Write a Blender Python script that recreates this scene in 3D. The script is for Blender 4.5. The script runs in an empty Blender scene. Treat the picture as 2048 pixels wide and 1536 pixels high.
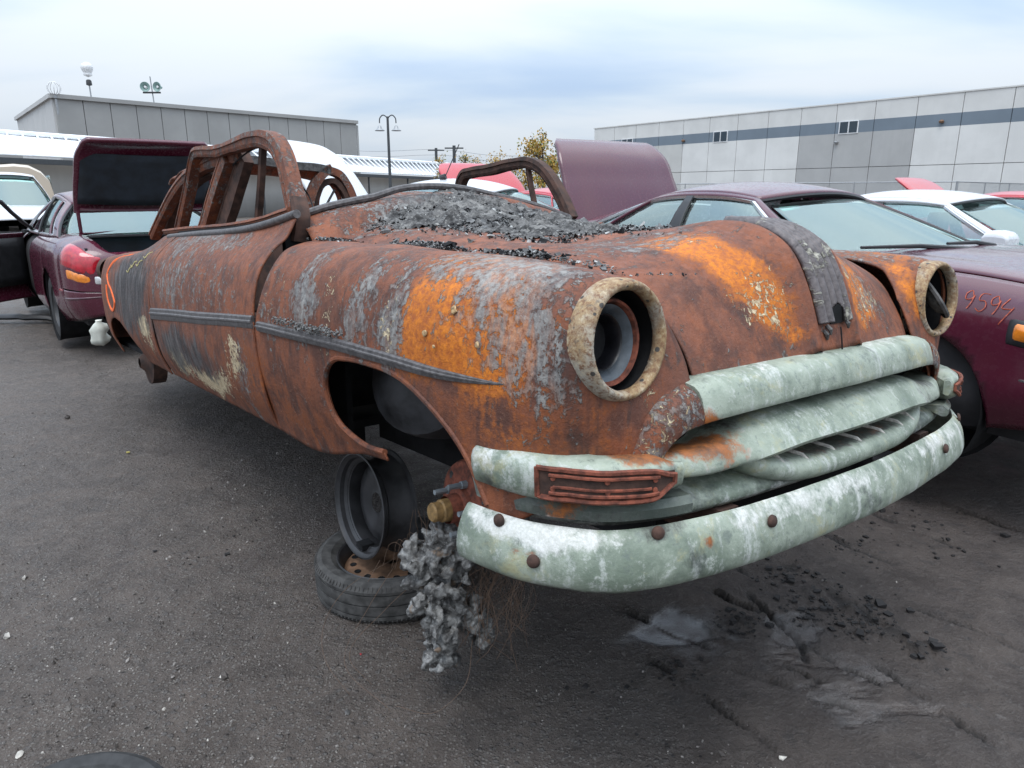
import bpy, bmesh, math, random
import numpy as np
from mathutils import Vector, Matrix, Euler
random.seed(5); rng = np.random.default_rng(5)
S = bpy.context.scene; C = S.collection
# ------------------------------------------------------------------ camera, sky, sun, exposure
CAM_H = 1.5; FPX = 1440.0; PITCH = math.atan(380/FPX)
cam = bpy.data.objects.new('camera', bpy.data.cameras.new('camera')); C.objects.link(cam)
cam.location = (0, 0, CAM_H); cam.rotation_euler = (math.pi/2 - PITCH, 0, 0)
cam.data.sensor_width = 36; cam.data.lens = FPX/2048*36; cam.data.clip_start = .05; cam.data.clip_end = 3000
S.camera = cam
S.render.resolution_x = 1024; S.render.resolution_y = 768
S.view_settings.view_transform = 'Standard'; S.view_settings.look = 'None'
S.view_settings.exposure = 0.25; S.view_settings.gamma = 1; S.view_settings.use_curve_mapping = False
SUN_EL = math.radians(68); SUN_AZ = math.radians(200)
W = bpy.data.worlds.new('World'); S.world = W; W.use_nodes = True
def world():
    nt = W.node_tree; nt.nodes.clear(); N = nt.nodes.new; L = nt.links.new
    out = N('ShaderNodeOutputWorld'); bg = N('ShaderNodeBackground'); bg.inputs[1].default_value = .1
    sky = N('ShaderNodeTexSky'); sky.sky_type = 'NISHITA'; sky.sun_disc = False
    sky.sun_elevation = SUN_EL; sky.sun_rotation = SUN_AZ; sky.air_density = 1.3; sky.dust_density = 1.5
    tc = N('ShaderNodeTexCoord')
    # project the view direction on a flat cloud layer
    sep = N('ShaderNodeSeparateXYZ'); L(tc.outputs['Generated'], sep.inputs[0])
    ad = N('ShaderNodeMath'); ad.operation = 'ADD'; L(sep.outputs[2], ad.inputs[0]); ad.inputs[1].default_value = .22
    mx = N('ShaderNodeMath'); mx.operation = 'MAXIMUM'; L(ad.outputs[0], mx.inputs[0]); mx.inputs[1].default_value = .05
    cb = N('ShaderNodeCombineXYZ')
    for i in range(2):
        d = N('ShaderNodeMath'); d.operation = 'DIVIDE'; L(sep.outputs[i], d.inputs[0]); L(mx.outputs[0], d.inputs[1]); L(d.outputs[0], cb.inputs[i])
    mp = N('ShaderNodeMapping'); L(cb.outputs[0], mp.inputs[0]); mp.inputs['Location'].default_value = (3.1, 1.7, 0); mp.inputs['Scale'].default_value = (.42, .8, 1); mp.inputs['Rotation'].default_value = (0, 0, .5)
    n1 = N('ShaderNodeTexNoise'); L(mp.outputs[0], n1.inputs['Vector']); n1.inputs['Scale'].default_value = 1.5; n1.inputs['Detail'].default_value = 6; n1.inputs['Roughness'].default_value = .46; n1.inputs['Distortion'].default_value = .25
    n2 = N('ShaderNodeTexNoise'); L(mp.outputs[0], n2.inputs['Vector']); n2.inputs['Scale'].default_value = .7; n2.inputs['Detail'].default_value = 3; n2.inputs['Roughness'].default_value = .5
    r1 = N('ShaderNodeMapRange'); r1.interpolation_type = 'SMOOTHSTEP'; L(n1.outputs[0], r1.inputs[0]); r1.inputs[1].default_value = .30; r1.inputs[2].default_value = .60
    cr = N('ShaderNodeValToRGB'); L(r1.outputs[0], cr.inputs[0])
    e = cr.color_ramp.elements; e[0].color = (4.0, 5.2, 7.0, 1); e[1].color = (6.5, 7.1, 7.8, 1)
    m = e.new(.5); m.color = (5.2, 6.2, 7.4, 1)
    r2 = N('ShaderNodeMapRange'); L(n2.outputs[0], r2.inputs[0]); r2.inputs[1].default_value = .2; r2.inputs[2].default_value = .75; r2.inputs[3].default_value = .88; r2.inputs[4].default_value = 1.0
    mix = N('ShaderNodeMix'); mix.data_type = 'RGBA'; L(r2.outputs[0], mix.inputs[0]); L(sky.outputs[0], mix.inputs[6]); L(cr.outputs[0], mix.inputs[7])
    el = N('ShaderNodeMath'); el.operation = 'MAXIMUM'; L(sep.outputs[2], el.inputs[0]); el.inputs[1].default_value = 0.
    cie = N('ShaderNodeMapRange'); L(el.outputs[0], cie.inputs[0]); cie.inputs[1].default_value = 0; cie.inputs[2].default_value = 1; cie.inputs[3].default_value = .80; cie.inputs[4].default_value = 3.1
    vm = N('ShaderNodeVectorMath'); vm.operation = 'SCALE'; L(mix.outputs[2], vm.inputs[0]); L(cie.outputs[0], vm.inputs[3])
    L(vm.outputs[0], bg.inputs[0]); L(bg.outputs[0], out.inputs[0])
world()
sun = bpy.data.objects.new('sun', bpy.data.lights.new('sun', 'SUN')); C.objects.link(sun)
sun.data.energy = 1.5; sun.data.angle = math.radians(35); sun.data.color = (1, .97, .93)
sun.rotation_euler = (math.pi/2 - SUN_EL, 0, math.pi - SUN_AZ)

# ------------------------------------------------------------------ helpers
def vnoise(p):
    p = np.asarray(p, float); i = np.floor(p).astype(np.int64); f = p - i; f = f*f*(3 - 2*f)
    def h(a, b, c):
        n = (a*374761393 + b*668265263 + c*2147483647) & 0xffffffff
        n = ((n ^ (n >> 13))*1274126177) & 0xffffffff
        return ((n ^ (n >> 16)) & 0xffff)/65535.0
    r = 0
    for dx in (0, 1):
        for dy in (0, 1):
            for dz in (0, 1):
                w = (f[..., 0] if dx else 1 - f[..., 0])*(f[..., 1] if dy else 1 - f[..., 1])*(f[..., 2] if dz else 1 - f[..., 2])
                r = r + w*h(i[..., 0] + dx, i[..., 1] + dy, i[..., 2] + dz)
    return r
def fbm(p, oct=4, rough=.5):
    p = np.asarray(p, float); a = 1; s = 0; t = 0
    for k in range(oct):
        s = s + a*(vnoise(p*2**k + 17.3*k) - .5); t += a; a *= rough
    return s/t*2
def sstep(a, b, x):
    t = np.clip((x - a)/(b - a), 0, 1); return t*t*(3 - 2*t)
def cr_eval(P, u, t):
    """non-uniform Catmull-Rom of points P (n,...) at params u (n), evaluated at t"""
    P = np.asarray(P, float); u = np.asarray(u, float); n = len(u)
    d = np.diff(u); sl = np.diff(P, axis=0)/d.reshape((-1,) + (1,)*(P.ndim - 1))
    m = np.empty_like(P); m[0] = sl[0]; m[-1] = sl[-1]
    for i in range(1, n - 1): m[i] = (sl[i-1]*d[i] + sl[i]*d[i-1])/(d[i] + d[i-1])
    t = np.asarray(t, float); k = np.clip(np.searchsorted(u, t, side='right') - 1, 0, n - 2)
    sh = (-1,) + (1,)*(P.ndim - 1); h = d[k].reshape(sh); s = ((t - u[k])/d[k]).reshape(sh)
    return (2*s**3 - 3*s**2 + 1)*P[k] + (s**3 - 2*s**2 + s)*h*m[k] + (-2*s**3 + 3*s**2)*P[k+1] + (s**3 - s**2)*h*m[k+1]
def chord(P):
    P = np.asarray(P, float)
    d = np.linalg.norm(np.diff(P, axis=0), axis=-1)
    if d.ndim > 1: d = d.mean(axis=1)
    return np.concatenate([[0], np.cumsum(np.maximum(d, 1e-6))])
def curve(P, n):
    u = chord(P); return cr_eval(P, u, np.linspace(0, u[-1], n))
def patch(ctrl, nu, nv):
    A = np.asarray(ctrl, float); u = chord(A); A = cr_eval(A, u, np.linspace(0, u[-1], nu))
    B = A.transpose(1, 0, 2); v = chord(np.asarray(ctrl, float).transpose(1, 0, 2))
    return cr_eval(B, v, np.linspace(0, v[-1], nv)).transpose(1, 0, 2)
class MB:
    def __init__(s): s.v = []; s.f = []; s.m = []; s.n = 0
    def add(s, v, f, mi=0):
        v = np.asarray(v, float).reshape(-1, 3); s.v.append(v)
        s.f += [tuple(int(i) + s.n for i in q) for q in f]; s.m += [mi]*len(f); s.n += len(v)
        return s
    def box(s, c, d, R=None, mi=0):
        q = np.array([[x, y, z] for x in (-.5, .5) for y in (-.5, .5) for z in (-.5, .5)])*np.array(d)
        if R is not None: q = q @ np.array(R).T
        return s.add(q + np.array(c), [(0, 1, 3, 2), (4, 6, 7, 5), (0, 4, 5, 1), (2, 3, 7, 6), (0, 2, 6, 4), (1, 5, 7, 3)], mi)
    def grid(s, G, mi=0, keep=None, flip=False):
        nu, nv = G.shape[:2]; f = []
        for i in range(nu - 1):
            for j in range(nv - 1):
                if keep is None or keep[i, j]:
                    a = i*nv + j; q = (a, a + nv, a + nv + 1, a + 1); f.append(q[::-1] if flip else q)
        return s.add(G, f, mi)
    def loft(s, rings, mi=0, closed=True, caps=True):
        R = np.asarray(rings, float); n, m = R.shape[:2]; f = []
        for i in range(n - 1):
            for j in range(m if closed else m - 1):
                k = (j + 1) % m; f.append((i*m + j, i*m + k, (i+1)*m + k, (i+1)*m + j))
        if caps and closed: f += [tuple(range(m))[::-1], tuple((n-1)*m + j for j in range(m))]
        return s.add(R, f, mi)
    def tube(s, path, r, n=8, mi=0, caps=True, flat=1.0, up=None):
        P = np.asarray(path, float); k = len(P); r = np.broadcast_to(np.asarray(r, float), (k,))
        T = np.gradient(P, axis=0); T /= np.linalg.norm(T, axis=1)[:, None] + 1e-12
        a = np.array(up if up is not None else ([0, 0, 1] if abs(T[0][2]) < .9 else [1, 0, 0]), float); rings = []
        for i in range(k):
            a = a - T[i]*(a @ T[i]) if up is None else np.array(up, float) - T[i]*(np.array(up, float) @ T[i])
            a /= np.linalg.norm(a) + 1e-12; b = np.cross(T[i], a)
            th = np.arange(n)*2*math.pi/n + (math.pi/4 if n == 4 else 0)
            rings.append(P[i] + r[i]*(np.cos(th)[:, None]*a*flat + np.sin(th)[:, None]*b))
        return s.loft(rings, mi, True, caps)
    def lathe(s, prof, c=(0, 0, 0), ax=(0, 0, 1), n=32, mi=0, ref=None):
        """prof: (radius, height along axis) pairs"""
        ax = np.array(ax, float); ax /= np.linalg.norm(ax)
        a = np.array(ref if ref is not None else ([1, 0, 0] if abs(ax[0]) < .8 else [0, 1, 0]), float)
        a -= ax*(a @ ax); a /= np.linalg.norm(a); b = np.cross(ax, a)
        th = np.arange(n)*2*math.pi/n
        rings = [np.array(c) + ax*h + r*(np.cos(th)[:, None]*a + np.sin(th)[:, None]*b) for r, h in prof]
        return s.loft(rings, mi, True, False)
    def disc(s, c, ax, r, n=20, mi=0): return s.lathe([(r, 0), (r*.001, 0)], c, ax, n, mi)
    def build(s, name, mats, parent=None, smooth=True, sharp=38, solid=0, off=-1, bevel=0, mesh_only=False, mirror=False):
        V = np.concatenate(s.v) if s.v else np.zeros((0, 3)); F = s.f
        us = np.unique(np.concatenate([np.array(q) for q in F])) if F else np.zeros(0, int)
        if len(us) < len(V):
            ix = np.full(len(V), -1); ix[us] = np.arange(len(us)); V = V[us]; F = [tuple(int(ix[i]) for i in q) for q in F]
        if mirror: V = V*np.array([1, -1, 1]); F = [q[::-1] for q in F]
        me = bpy.data.meshes.new(name); me.from_pydata(V.tolist(), [], F)
        for m in (mats if isinstance(mats, (list, tuple)) else [mats]): me.materials.append(m)
        if len(me.materials) > 1: me.polygons.foreach_set('material_index', s.m)
        me.validate(); me.update()
        if smooth:
            me.polygons.foreach_set('use_smooth', [True]*len(me.polygons)); me.set_sharp_from_angle(angle=math.radians(sharp))
        o = bpy.data.objects.new(name, me); C.objects.link(o)
        if parent is not None: o.parent = parent
        if solid:
            md = o.modifiers.new('s', 'SOLIDIFY'); md.thickness = solid; md.offset = off
        if bevel:
            md = o.modifiers.new('b', 'BEVEL'); md.width = bevel; md.segments = 2; md.limit_method = 'ANGLE'
        return o
def thing(name, label, cat, loc=(0, 0, 0), rot=(0, 0, 0), group=None):
    o = bpy.data.objects.new(name, None); C.objects.link(o); o.empty_display_size = .1
    o.location = loc; o.rotation_euler = rot
    return tag(o, label, cat, group)
def tag(o, label, cat, group=None, kind=None):
    o['label'] = label
    if cat: o['category'] = cat
    if group: o['group'] = group
    if kind: o['kind'] = kind
    return o
def setting(o): o['kind'] = 'structure'; return o
def inpoly(x, y, P):
    P = np.asarray(P); r = np.zeros(np.shape(x), bool); n = len(P)
    for i in range(n):
        x1, y1 = P[i]; x2, y2 = P[(i+1) % n]
        c = ((y1 > y) != (y2 > y)) & (x < (x2 - x1)*(y - y1)/((y2 - y1) if y2 != y1 else 1e-12) + x1)
        r ^= c
    return r
def cut(G, keep, P, ax=(0, 2), region=None):
    """drop faces of grid G inside polygon P (axes ax) and snap the rim vertices onto the outline"""
    X = G[..., ax[0]]; Y = G[..., ax[1]]
    ins = inpoly(X, Y, P)
    if region is not None: ins &= region(G)
    fi = ins[:-1, :-1].astype(int) + ins[1:, :-1] + ins[:-1, 1:] + ins[1:, 1:]
    keep &= fi < 3
    used = np.zeros(ins.shape, bool)
    for a in (0, 1):
        for b in (0, 1): used[a:ins.shape[0]-1+a, b:ins.shape[1]-1+b] |= keep
    Pn = np.asarray(P, float); Q = np.roll(Pn, -1, axis=0)
    gone = np.zeros(ins.shape, bool)
    for a in (0, 1):
        for b in (0, 1): gone[a:ins.shape[0]-1+a, b:ins.shape[1]-1+b] |= ~keep & (fi >= 3)
    for i, j in zip(*np.nonzero(used & (ins | gone))):
        p = np.array([X[i, j], Y[i, j]]); d = Q - Pn
        t = np.clip(((p - Pn)*d).sum(1)/((d*d).sum(1) + 1e-12), 0, 1); q = Pn + d*t[:, None]
        k = np.argmin(((q - p)**2).sum(1))
        if np.linalg.norm(q[k] - p) < .03: G[i, j, ax[0]], G[i, j, ax[1]] = q[k]
    return keep
# ------------------------------------------------------------------ material helpers
class NT:
    def __init__(s, name):
        s.mat = bpy.data.materials.new(name); s.mat.use_nodes = True; s.t = s.mat.node_tree
        s.b = s.t.nodes['Principled BSDF']; s.tc = s.t.nodes.new('ShaderNodeTexCoord')
    def set(s, inp, val):
        if hasattr(val, 'is_linked') or hasattr(val, 'links'): s.t.links.new(val, inp)
        else: inp.default_value = val if not (isinstance(val, tuple) and len(val) == 3 and inp.type == 'RGBA') else val + (1,)
    def vec(s, scale=(1, 1, 1), loc=(0, 0, 0), src='Object', rot=(0, 0, 0)):
        m = s.t.nodes.new('ShaderNodeMapping'); s.t.links.new(s.tc.outputs[src], m.inputs[0])
        m.inputs['Scale'].default_value = scale; m.inputs['Location'].default_value = loc; m.inputs['Rotation'].default_value = rot
        return m.outputs[0]
    def noise(s, scale, detail=4, rough=.55, dist=0, vec=None, out=0):
        n = s.t.nodes.new('ShaderNodeTexNoise'); s.t.links.new(vec if vec is not None else s.tc.outputs['Object'], n.inputs['Vector'])
        n.inputs['Scale'].default_value = scale; n.inputs['Detail'].default_value = detail
        n.inputs['Roughness'].default_value = rough; n.inputs['Distortion'].default_value = dist
        return n.outputs[out]
    def vor(s, scale, vec=None, feat='F1', out=0):
        n = s.t.nodes.new('ShaderNodeTexVoronoi'); n.feature = feat
        s.t.links.new(vec if vec is not None else s.tc.outputs['Object'], n.inputs['Vector']); n.inputs['Scale'].default_value = scale
        return n.outputs[out]
    def ramp(s, f, a, b, lo=0., hi=1., smooth=True):
        n = s.t.nodes.new('ShaderNodeMapRange'); n.interpolation_type = 'SMOOTHSTEP' if smooth else 'LINEAR'
        s.set(n.inputs[0], f)
        for i, v in enumerate((a, b, lo, hi)): n.inputs[i+1].default_value = v
        return n.outputs[0]
    def math(s, op, a, b=0.):
        n = s.t.nodes.new('ShaderNodeMath'); n.operation = op; s.set(n.inputs[0], a); s.set(n.inputs[1], b); return n.outputs[0]
    def mix(s, f, a, b, mode='MIX'):
        n = s.t.nodes.new('ShaderNodeMix'); n.data_type = 'RGBA'; n.blend_type = mode
        s.set(n.inputs[0], f); s.set(n.inputs[6], a); s.set(n.inputs[7], b); return n.outputs[2]
    def attr(s, name):
        n = s.t.nodes.new('ShaderNodeAttribute'); n.attribute_name = name; return n
    def sepc(s, c):
        n = s.t.nodes.new('ShaderNodeSeparateColor'); s.t.links.new(c, n.inputs[0]); return n.outputs
    def bump(s, h, dist=.01, st=1., prev=None):
        n = s.t.nodes.new('ShaderNodeBump'); n.inputs['Distance'].default_value = dist; n.inputs['Strength'].default_value = st
        s.t.links.new(h, n.inputs['Height'])
        if prev is not None: s.t.links.new(prev, n.inputs['Normal'])
        s.t.links.new(n.outputs[0], s.b.inputs['Normal']); return n.outputs[0]
    def P(s, **k):
        for a, v in k.items(): s.set(s.b.inputs[{'color': 'Base Color', 'rough': 'Roughness', 'metal': 'Metallic', 'spec': 'Specular IOR Level', 'coat': 'Coat Weight', 'emit': 'Emission Color', 'emis': 'Emission Strength', 'trans': 'Transmission Weight', 'alpha': 'Alpha', 'coatr': 'Coat Roughness'}[a]], v)
        return s.mat
def simple(name, col, rough=.6, metal=0., var=.15, scale=12., coat=0., bump=0., spec=.5):
    n = NT(name); f = n.noise(scale, 6, .6)
    lo = tuple(c*(1 - var) for c in col); hi = tuple(min(1, c*(1 + var)) for c in col)
    c = n.mix(n.ramp(f, .3, .7), lo, hi)
    if bump: n.bump(f, bump, .6)
    return n.P(color=c, rough=n.ramp(f, .2, .8, rough*.88, min(1, rough*1.1)), metal=metal, coat=coat, spec=spec)
def rust(name, brown=(.084, .029, .017), brown2=(.235, .072, .030)):
    n = NT(name)
    mk = n.attr('mask'); R, G, B = n.sepc(mk.outputs['Color'])[:3]; A = mk.outputs['Alpha']
    o = n.tc.outputs['Object']
    big = n.noise(2.6, 5, .6, .6); med = n.noise(11, 8, .62, .3); fine = n.noise(70, 6, .65); grit = n.noise(260, 3, .6)
    streak = n.noise(1, 6, .65, .3, n.vec((34, 34, 3.2))); streak2 = n.noise(1, 6, .6, .8, n.vec((16, 16, 5.5), (3, 1, 2)))
    net = n.noise(30, 9, .72, 1.1)
    c = n.mix(n.ramp(n.math('ADD', med, n.math('MULTIPLY', n.math('SUBTRACT', streak, .5), .5)), .30, .66), brown, brown2)
    c = n.mix(n.ramp(n.math('ADD', n.math('MULTIPLY', fine, .6), n.math('MULTIPLY', net, .5)), .56, .74, 0, .6), c, (.27, .135, .09))
    c = n.mix(n.ramp(big, .42, .68, 0, .5), c, (.125, .052, .036))
    c = n.mix(n.ramp(n.noise(1.9, 7, .65, .8, n.vec((1, 1, 1), (7, 3, 5))), .54, .68, 0, .40), c, (.045, .027, .023))
    c = n.mix(n.ramp(streak, .54, .72, 0, .40), c, (.21, .072, .030))
    c = n.mix(n.ramp(streak2, .54, .68, 0, .6), c, (.045, .026, .022))
    # orange rust: broken up by network noise
    brk = n.math('ADD', n.math('MULTIPLY', n.math('SUBTRACT', med, .5), 1.5), n.math('ADD', n.math('MULTIPLY', n.math('SUBTRACT', net, .5), .9), n.math('MULTIPLY', n.math('SUBTRACT', fine, .5), .8)))
    brk = n.math('ADD', brk, n.math('MULTIPLY', n.math('SUBTRACT', streak, .5), .9))
    fo = n.ramp(n.math('ADD', R, brk), .32, .66)
    oc = n.mix(n.ramp(fine, .3, .7), (.33, .078, .008), (.66, .20, .012)); oc = n.mix(n.ramp(big, .45, .66, 0, .35), oc, (.26, .065, .012))
    oc = n.mix(n.ramp(R, .42, .95), n.mix(n.ramp(fine, .3, .7), (.15, .045, .018), (.26, .075, .020)), oc)
    c = n.mix(fo, c, oc)
    # grey burnt primer scales
    gs = n.math('ADD', n.math('MULTIPLY', n.math('SUBTRACT', net, .5), 2.3), n.math('MULTIPLY', n.math('SUBTRACT', streak2, .5), 1.0))
    gs = n.math('ADD', gs, n.math('MULTIPLY', n.math('SUBTRACT', fine, .5), .9))
    gs = n.math('ADD', gs, n.math('MULTIPLY', n.math('SUBTRACT', n.noise(1, 8, .75, .1, n.vec((60, 60, 14))), .5), 1.5))
    fg = n.math('MULTIPLY', n.ramp(n.math('ADD', G, gs), .42, .66), n.math('MULTIPLY', n.ramp(fine, .22, .5, .55, .95), n.ramp(streak, .36, .58, .45, 1.)))
    gc = n.mix(n.ramp(fine, .3, .72), (.095, .095, .096), (.235, .235, .225)); gc = n.mix(n.ramp(med, .4, .65, 0, .6), gc, (.19, .17, .15))
    gc = n.mix(n.ramp(streak, .52, .66, 0, .6), gc, (.29, .28, .26))
    c = n.mix(fg, c, gc); c = n.mix(n.math('MULTIPLY', n.ramp(n.math('ADD', G, n.math('ADD', gs, n.math('MULTIPLY', n.math('SUBTRACT', grit, .5), 1.2))), .95, 1.3), .55), c, (.33, .32, .30))
    # cream oxide crumbs
    fc = n.ramp(n.math('ADD', B, n.math('ADD', n.math('MULTIPLY', n.math('SUBTRACT', n.noise(46, 6, .7, 1.2), .5), 2.2), n.math('MULTIPLY', n.math('SUBTRACT', streak2, .5), .8))), .5, .6)
    cc = n.mix(n.ramp(fine, .35, .7), (.40, .29, .17), (.68, .57, .38)); c = n.mix(fc, c, cc)
    # soot
    fd = n.ramp(n.math('ADD', A, n.math('ADD', n.math('MULTIPLY', n.math('SUBTRACT', med, .5), 1.4), n.math('MULTIPLY', n.math('SUBTRACT', streak2, .5), 1.6))), .25, .85)
    c = n.mix(n.math('MULTIPLY', fd, .92), c, n.mix(n.ramp(streak, .4, .7), (.026, .026, .028), (.12, .12, .12)))
    # pits and dust
    c = n.mix(n.ramp(grit, .62, .74, 0, .55), c, (.04, .022, .018)); c = n.mix(n.ramp(grit, .34, .22, 0, .35), c, (.34, .24, .18))
    h = n.math('ADD', n.math('MULTIPLY', fine, .5), n.math('ADD', n.math('MULTIPLY', fg, .55), n.math('MULTIPLY', fc, .6)))
    h = n.math('ADD', h, n.math('MULTIPLY', grit, .25)); h = n.math('ADD', h, n.math('MULTIPLY', med, .8))
    n.bump(h, .0055, .9)
    return n.P(color=c, rough=n.ramp(fine, .3, .7, .52, .8), spec=.42)
def paint(name, col, rough=.16, dirt=.5):
    n = NT(name); f = n.noise(3, 6, .6); d = n.noise(40, 5, .65); sp = n.vor(160)
    c = n.mix(n.ramp(f, .35, .75, 0, .25*dirt), col, tuple(.5*x + .08 for x in col))
    c = n.mix(n.ramp(d, .6, .75, 0, .35*dirt), c, tuple(.4*x + .11 for x in col))
    drops = n.ramp(sp, .10, .05)
    n.bump(drops, .0005, .25)
    return n.P(color=c, rough=n.ramp(d, .35, .7, rough, rough + .22), coat=.5, coatr=.06, spec=.5)
def glass(name, tint=(.60, .76, .73), gloss=.16):
    n = NT(name); t = n.t
    tr = t.nodes.new('ShaderNodeBsdfTransparent'); tr.inputs[0].default_value = tint + (1,)
    d = t.nodes.new('ShaderNodeBsdfDiffuse'); d.inputs[0].default_value = (.5, .55, .55, 1)
    g = t.nodes.new('ShaderNodeBsdfGlossy'); g.inputs[1].default_value = .04; g.inputs[0].default_value = (.80, .96, .92, 1)
    fr = t.nodes.new('ShaderNodeFresnel'); fr.inputs[0].default_value = 1.55
    m0 = t.nodes.new('ShaderNodeMixShader'); drop = n.ramp(n.noise(110, 3, .6), .55, .7, .05, .30); t.links.new(drop, m0.inputs[0])
    t.links.new(tr.outputs[0], m0.inputs[1]); t.links.new(d.outputs[0], m0.inputs[2])
    m = t.nodes.new('ShaderNodeMixShader'); f2 = n.math('ADD', fr.outputs[0], gloss); t.links.new(f2, m.inputs[0])
    t.links.new(m0.outputs[0], m.inputs[1]); t.links.new(g.outputs[0], m.inputs[2])
    t.links.new(m.outputs[0], t.nodes['Material Output'].inputs[0]); return n.mat
# ------------------------------------------------------------------ materials
M = {}
M['rust'] = rust('burnt_rusty_sheet')
M['dark_rust'] = simple('dark_rusty_steel', (.055, .028, .02), .85, .0, .6, 22, bump=.004)
M['soot'] = simple('sooty_black', (.014, .014, .015), .9, 0, .5, 9, bump=.004, spec=.2)
M['char'] = simple('charred_grey', (.075, .072, .07), .8, 0, .6, 40, bump=.004)
M['crust'] = simple('grey_crust', (.14, .138, .135), .85, 0, .6, 50, bump=.004)
M['tar'] = simple('weathered_molding', (.085, .078, .078), .55, .0, .45, 60, bump=.003)
M['red_rust'] = simple('red_rust', (.16, .045, .025), .8, 0, .6, 45, bump=.004)
M['steel'] = simple('bluish_burnt_steel', (.24, .27, .29), .5, .3, .3, 14, bump=.002)
M['lamp_dark'] = simple('burnt_lamp_bowl', (.007, .007, .009), .3, 0, .6, 20, bump=.002); M['lamp_steel'] = simple('blued_lamp_ring', (.085, .10, .115), .45, .2, .4, 16, bump=.002)
M['blister'] = simple('cream_blister', (.40, .27, .14), .8, 0, .5, 110, bump=.002)
M['brass'] = simple('ochre_axle_cap', (.24, .145, .055), .65, .1, .35, 60, bump=.002)
def alu_mat():
    n = NT('melted_aluminium'); a = n.noise(24, 8, .7, .2); f = n.noise(95, 6, .7); c = n.mix(n.ramp(a, .38, .62), (.045, .043, .042), (.27, .265, .255)); c = n.mix(n.ramp(f, .55, .7, 0, .7), c, (.45, .44, .42)); c = n.mix(n.ramp(n.noise(13, 4, .6, 0, n.vec((1, 1, 1), (4, 1, 1))), .6, .66, 0, .7), c, (.2, .13, .08))
    n.bump(n.math('ADD', a, n.math('MULTIPLY', f, .5)), .006, .8); return n.P(color=c, rough=.5, metal=.15)
M['alu'] = alu_mat()
M['ash_white'] = simple('white_ash', (.52, .49, .44), .9, 0, .3, 60, bump=.004)
M['rubber'] = simple('tyre_rubber', (.032, .032, .033), .75, 0, .35, 30, bump=.002, spec=.35)
M['dusty_rubber'] = simple('dusty_tyre_rubber', (.062, .060, .058), .85, 0, .45, 26, bump=.002, spec=.3)
M['black_steel'] = simple('black_wheel_steel', (.035, .034, .036), .5, .0, .5, 10, bump=.002)
M['rust_wheel'] = simple('rusty_wheel_disc', (.17, .095, .055), .75, .0, .45, 18, bump=.003)
M['wire'] = simple('burnt_wire', (.12, .075, .05), .7)
M['orange_paint'] = simple('orange_marker', (.85, .15, .03), .6, 0, .1)
M['yellow_paint'] = simple('yellow_marker', (.42, .36, .16), .7, 0, .2)
def chrome_mat(name, dark=0.):
    n = NT(name); o = n.tc.outputs['Object']
    a = n.noise(5.5, 7, .6, .9); b = n.noise(19, 8, .68, 1.2); f = n.noise(85, 5, .65)
    st = n.noise(1, 6, .65, .5, n.vec((9, 26, 2.5)))
    a = n.noise(4.5, 9, .7, .1); b = n.noise(26, 9, .75, .15); f = n.noise(110, 6, .7); st = n.noise(1, 8, .7, .15, n.vec((7, 20, 3)))
    c = n.mix(n.ramp(a, .36, .62), (.15, .185, .14), (.33, .37, .30))
    c = n.mix(n.ramp(b, .53, .66, 0, .75), c, (.50, .52, .48)); c = n.mix(n.ramp(b, .46, .34, 0, .7), c, (.13, .155, .135))
    c = n.mix(n.ramp(n.noise(6, 9, .7, .3, n.vec((1, 1, 1), (4, 2, 7))), .54, .66, 0, .7), c, (.38, .36, .20))
    c = n.mix(n.ramp(n.math('ADD', st, n.math('MULTIPLY', n.math('SUBTRACT', f, .5), .4)), .52, .68, 0, .75), c, (.52, .54, .51))
    c = n.mix(n.ramp(n.noise(3.6, 9, .7, .3, n.vec((1, 1, 1), (1, 8, 3))), .56 - .2*dark, .68 - .16*dark, 0, .8), c, (.045, .055, .05))
    c = n.mix(n.ramp(n.noise(4, 8, .7, .3, n.vec((1, 1, 1), (9, 5, 1))), .68 - .09*dark, .74 - .08*dark, 0, .9), c, (.30, .085, .02))
    c = n.mix(n.ramp(f, .60, .72, 0, .7), c, (.09, .10, .09))
    mk = n.attr('mask'); R_, G_, B_ = n.sepc(mk.outputs['Color'])[:3]
    k = n.math('ADD', n.math('MULTIPLY', n.math('SUBTRACT', b, .5), 1.4), n.math('MULTIPLY', n.math('SUBTRACT', st, .5), .9))
    c = n.mix(n.ramp(n.math('ADD', B_, k), .3, .75, 0, .9), c, n.mix(n.ramp(f, .3, .7), (.03, .03, .028), (.085, .085, .075)))
    c = n.mix(n.ramp(n.math('ADD', R_, k), .3, .7, 0, .95), c, n.mix(n.ramp(b, .35, .65), (.10, .04, .02), (.36, .11, .02)))
    c = n.mix(n.ramp(n.math('ADD', G_, k), .35, .75, 0, .85), c, n.mix(n.ramp(f, .3, .7), (.50, .50, .46), (.72, .71, .68)))
    n.bump(n.math('ADD', n.math('MULTIPLY', b, .7), n.math('MULTIPLY', f, .35)), .0035, .8)
    return n.P(color=c, rough=n.ramp(b, .3, .7, .38, .68), metal=.15)
M['chrome'] = chrome_mat('oxidised_green_chrome'); M['chrome_dark'] = chrome_mat('sooty_green_chrome', 1.)
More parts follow.
